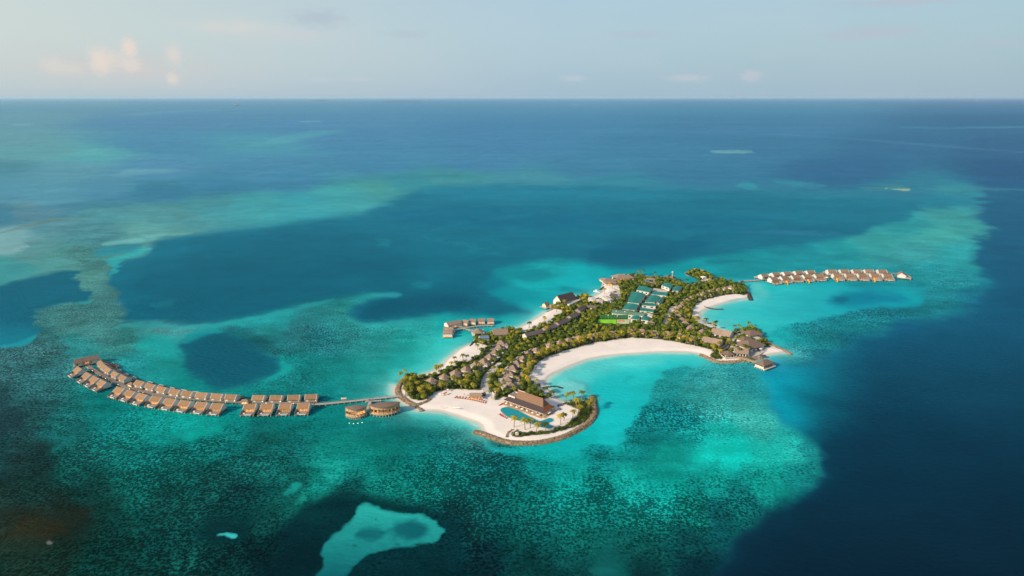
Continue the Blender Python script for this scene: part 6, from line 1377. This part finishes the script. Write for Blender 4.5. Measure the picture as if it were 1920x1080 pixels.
EX = [(1121,594),(1183,594),(1182,613),(1118,613)], [(1190,540),(1258,540),(1230,590),(1180,585)], [(1407,652),(1442,648),(1440,668),(1404,668)], [(1310,520),(1330,518),(1330,529),(1318,531)]
EXW = [[tuple(W(*p, PZ)[:2]) for p in e_] for e_ in EX]
# palms first, along the shore fringes
palms = []
def fringe(line, step, spread, mats='A', s0=.95, s1=1.25, jit=.9, prob=1.0):
    pts = [W(*p, PZ) for p in line]
    for a_, b_ in zip(pts, pts[1:]):
        L_ = (b_-a_).length; n = max(1, int(L_/step))
        for i in range(n):
            if RT.random() > prob: continue
            f_ = (i + RT.random())/n; p = a_.lerp(b_, f_); d = (b_-a_).normalized(); o_ = RT.uniform(-spread, spread)
            x, y = p.x - d.y*o_ + RT.uniform(-jit,jit), p.y + d.x*o_ + RT.uniform(-jit,jit)
            if blocked(x, y, -1.6): continue
            if any((x-q[0])**2 + (y-q[1])**2 < 2.2**2 for q in palms): continue
            palms.append((x, y, RT.choice(mats), RT.uniform(s0, s1)))
fringe([(998,728),(990,714),(985,700),(992,690),(1003,680),(1022,669),(1050,658),(1075,650.5),(1100,643.5)], 3.6, 5.5)
fringe([(1100,643.5),(1125,638.5),(1150,635),(1185,631.5),(1202,631.5),(1227,633),(1246,635.5),(1265,638),(1287,643),(1308,648)], 3.0, 5.5)
fringe([(1340,652),(1350,650),(1345,658)], 5, 4); fringe([(1335,660),(1345,663),(1352,666)], 6, 4)
fringe([(757,719),(760,735),(772,744),(790,747),(800,743),(795,730),(780,725),(768,722)], 6.0, 7)
fringe([(750,708),(757,703),(765,701)], 7, 3)
fringe([(806,739),(822,735),(835,734),(852,731),(870,730),(890,730)], 5.5, 5)
fringe([(925,733),(940,731),(950,728),(965,727),(975,724)], 6, 6); fringe([(806,704),(818,701),(826,696),(833,694)], 8, 3)
fringe([(963,804),(975,800),(990,805),(1003,806),(1022,806)], 4.6, 4, 'AAD', 1.15, 1.45); fringe([(1039,797),(1052,797),(1064,790)], 6, 4, 'AAD', 1.15, 1.45)
fringe([(1066,790),(1073,782),(1085,776),(1085,768),(1074,763)], 7, 4, 'AAD', 1.15, 1.45); fringe([(1005,735),(1020,738),(1035,743),(1047,747),(1062,750),(1078,748),(1090,745),(1104,743)], 7.5, 4, 'DDA', 1.1, 1.35)
fringe([(1092,772),(1104,764),(1106,755)], 8, 4, 'AD', 1.1, 1.4)
fringe([(847,689),(861,681),(872,677),(882,675)], 11, 6, 'AAD', .95, 1.2); fringe([(900,655),(902,662)], 7, 3); fringe([(835,697),(850,690),(875,680)], 14, 2)
fringe([(975,621),(992,614),(1005,610),(1018,604),(1027,598)], 11, 6, 'AD', .9, 1.15); fringe([(1040,585),(1052,583),(1062,585),(1066,592)], 6, 6)
fringe([(1048,576),(1056,572),(1070,577)], 7, 4); fringe([(1086,566),(1095,562),(1100,572),(1112,574),(1124,574)], 7.5, 5)
fringe([(1140,541),(1150,536),(1160,534),(1165,540)], 9, 5, 'AD'); fringe([(1150,527),(1162,524),(1180,522)], 9, 4, 'AD'); fringe([(1150,552),(1153,558)], 8, 3)
fringe([(1250,600),(1248,592),(1262,597),(1252,612)], 11, 6, 'AD'); fringe([(1292,570),(1287,580),(1288,592),(1296,602),(1304,610)], 7, 5, 'AAD')
fringe([(1300,566),(1320,560),(1340,555),(1360,551)], 13, 4, 'AD'); fringe([(1369,613),(1377,618),(1386,617),(1395,612),(1412,611)], 9, 4, 'AD')
fringe([(1292,511),(1304,511),(1318,516)], 8, 4, 'AD'); fringe([(1270,531),(1285,534),(1300,532)], 10, 3, 'D')
fringe([(960,625),(968,630),(985,636)], 8, 5); fringe([(905,640),(910,648),(918,655)], 8, 5); fringe([(925,690),(935,700),(925,712),(900,715),(880,718),(860,715)], 14, 8)
fringe([(830,713),(850,706),(870,699),(890,693),(905,684),(920,678),(932,668)], 15, 8); fringe([(1005,640),(1018,632),(1035,628)], 18, 8)
for x, y in ((1306,604.5),(1322,606.5),(1337,617.5),(1228,517),(1197,516),(1206,515),(1254,526),(1133.5,551),(1388,665),(1402,664),(1396,659),(1376,656),(1374,653),(1367,650),(1390,536),(1386,540),(922,747),(933,742)):
    p = W(x, y, PZ); palms.append((p.x, p.y, 'A' if x % 2 else 'D', 1.15))
palms = palms[:298] if len(palms) > 298 else palms
zg = lambda x, y: PZ if -float(sdf(np.array([[x, y]]), XIW)[0]) > 11 else max(.1, -float(sdf(np.array([[x, y]]), XIW)[0]) * .13)
XIW = wxy(ISLAND)
palm_lbl = {}
for i, (x, y, k, s) in enumerate(palms):
    pr = RT.choice(PA if k == 'A' else PD)
    place_tree(pr, (x, y, zg(x, y) - .05), RT.random()*6.28, s, tree_label('yellow palm' if k == 'A' else 'green palm', x, y, s), 'palms on the island', RT.uniform(.9, 1.15))
# broadleaf trees fill the planted ground
cand = []; cell = {}
def free(x, y, r):
    i, j = int(x//6), int(y//6)
    for a_ in range(i-1, i+2):
        for b_ in range(j-1, j+2):
            for q in cell.get((a_, b_), ()):
                if (q[0]-x)**2 + (q[1]-y)**2 < r*r: return False
    return True
bx0, bx1, by0, by1 = min(p[0] for p in XIW), max(p[0] for p in XIW), min(p[1] for p in XIW), max(p[1] for p in XIW)
for _ in range(26000):
    x, y = RT.uniform(bx0, bx1), RT.uniform(by0, by1)
    if not free(x, y, 4.1): continue
    gi_ = [i for i, g_ in enumerate(GW) if inside((x, y), g_)]
    if not gi_ or blocked(x, y, 1.2) or on_path(x, y, 2.0) or any(inside((x, y), e_) for e_ in EXW): continue
    s = RT.uniform(.75, 1.25) * (.62 if gi_[0] else 1.0)
    cell.setdefault((int(x//6), int(y//6)), []).append((x, y)); cand.append((x, y, s, gi_[0]))
main = [c_ for c_ in cand if c_[3] == 0]; arms = [c_ for c_ in cand if c_[3]]
main.sort(key=lambda c_: c_[1])
for x, y, s, _ in main[:298]:
    place_tree(RT.choice(BT), (x, y, PZ - .1), RT.random()*6.28, s, tree_label('broadleaf tree', x, y, s), 'broadleaf trees on the island', RT.uniform(.8, 1.1))
mb = MB(); rr = random.Random(77)
for x, y, s, _ in main[298:]:
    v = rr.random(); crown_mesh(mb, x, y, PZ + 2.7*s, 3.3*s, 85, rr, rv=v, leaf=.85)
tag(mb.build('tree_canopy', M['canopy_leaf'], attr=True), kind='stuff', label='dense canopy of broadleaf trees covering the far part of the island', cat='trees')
# low hedge and ground cover
mb = MB()
def shrub(x, y, r, v, rr):
    for _ in range(int(16*r*r)):
        a_ = rr.random()*6.28; q = r*math.sqrt(rr.random()); h = rr.uniform(.2, 1.0)*r*.9*(1-q/r*.5); s = rr.uniform(.3,.55)
        P_ = Vector((x+math.cos(a_)*q, y+math.sin(a_)*q, PZ+h)); n_ = Vector((rr.uniform(-1,1), rr.uniform(-1,1), rr.uniform(.3,1.5))).normalized(); u = n_.orthogonal().normalized(); w_ = n_.cross(u)
        mb.add([P_-u*s, P_-w_*s*.7, P_+u*s, P_+w_*s*.7], [(0,1,2,3)], v + rr.uniform(-.15,.15))
for x, y, s, _ in arms: shrub(x, y, 2.6, rr.random(), rr)
for gi_, g_ in enumerate(GW):        # fringe of low shrubs along the edge of the planting
    n = len(g_)
    for i in range(n):
        a_, b_ = g_[i], g_[(i+1) % n]; L_ = math.dist(a_, b_)
        for k in range(int(L_/2.6)):
            f_ = (k + rr.random())/(L_/2.6); x, y = a_[0]+(b_[0]-a_[0])*f_ + rr.uniform(-1.4,1.4), a_[1]+(b_[1]-a_[1])*f_ + rr.uniform(-1.4,1.4)
            if not inside((x, y), g_) or blocked(x, y, -2.5) or on_path(x, y, .5): continue
            shrub(x, y, rr.uniform(.9, 1.9), rr.random(), rr)
for _ in range(2600):
    x, y = rr.uniform(bx0, bx1), rr.uniform(by0, by1)
    if inside((x, y), GW[0]) and not blocked(x, y, -3.5) and not on_path(x, y, .8) and not any(inside((x, y), e_) for e_ in EXW): shrub(x, y, rr.uniform(.9, 1.7), rr.random(), rr)
tag(mb.build('shrubbery', M['shrub_leaf'], attr=True), kind='stuff', label='low green shrubs and hedges filling the planted ground', cat='shrubs')
print('palms', len(palms), 'trees', len(main), 'arms', len(arms))
for o in list(bv.values()):
    pass
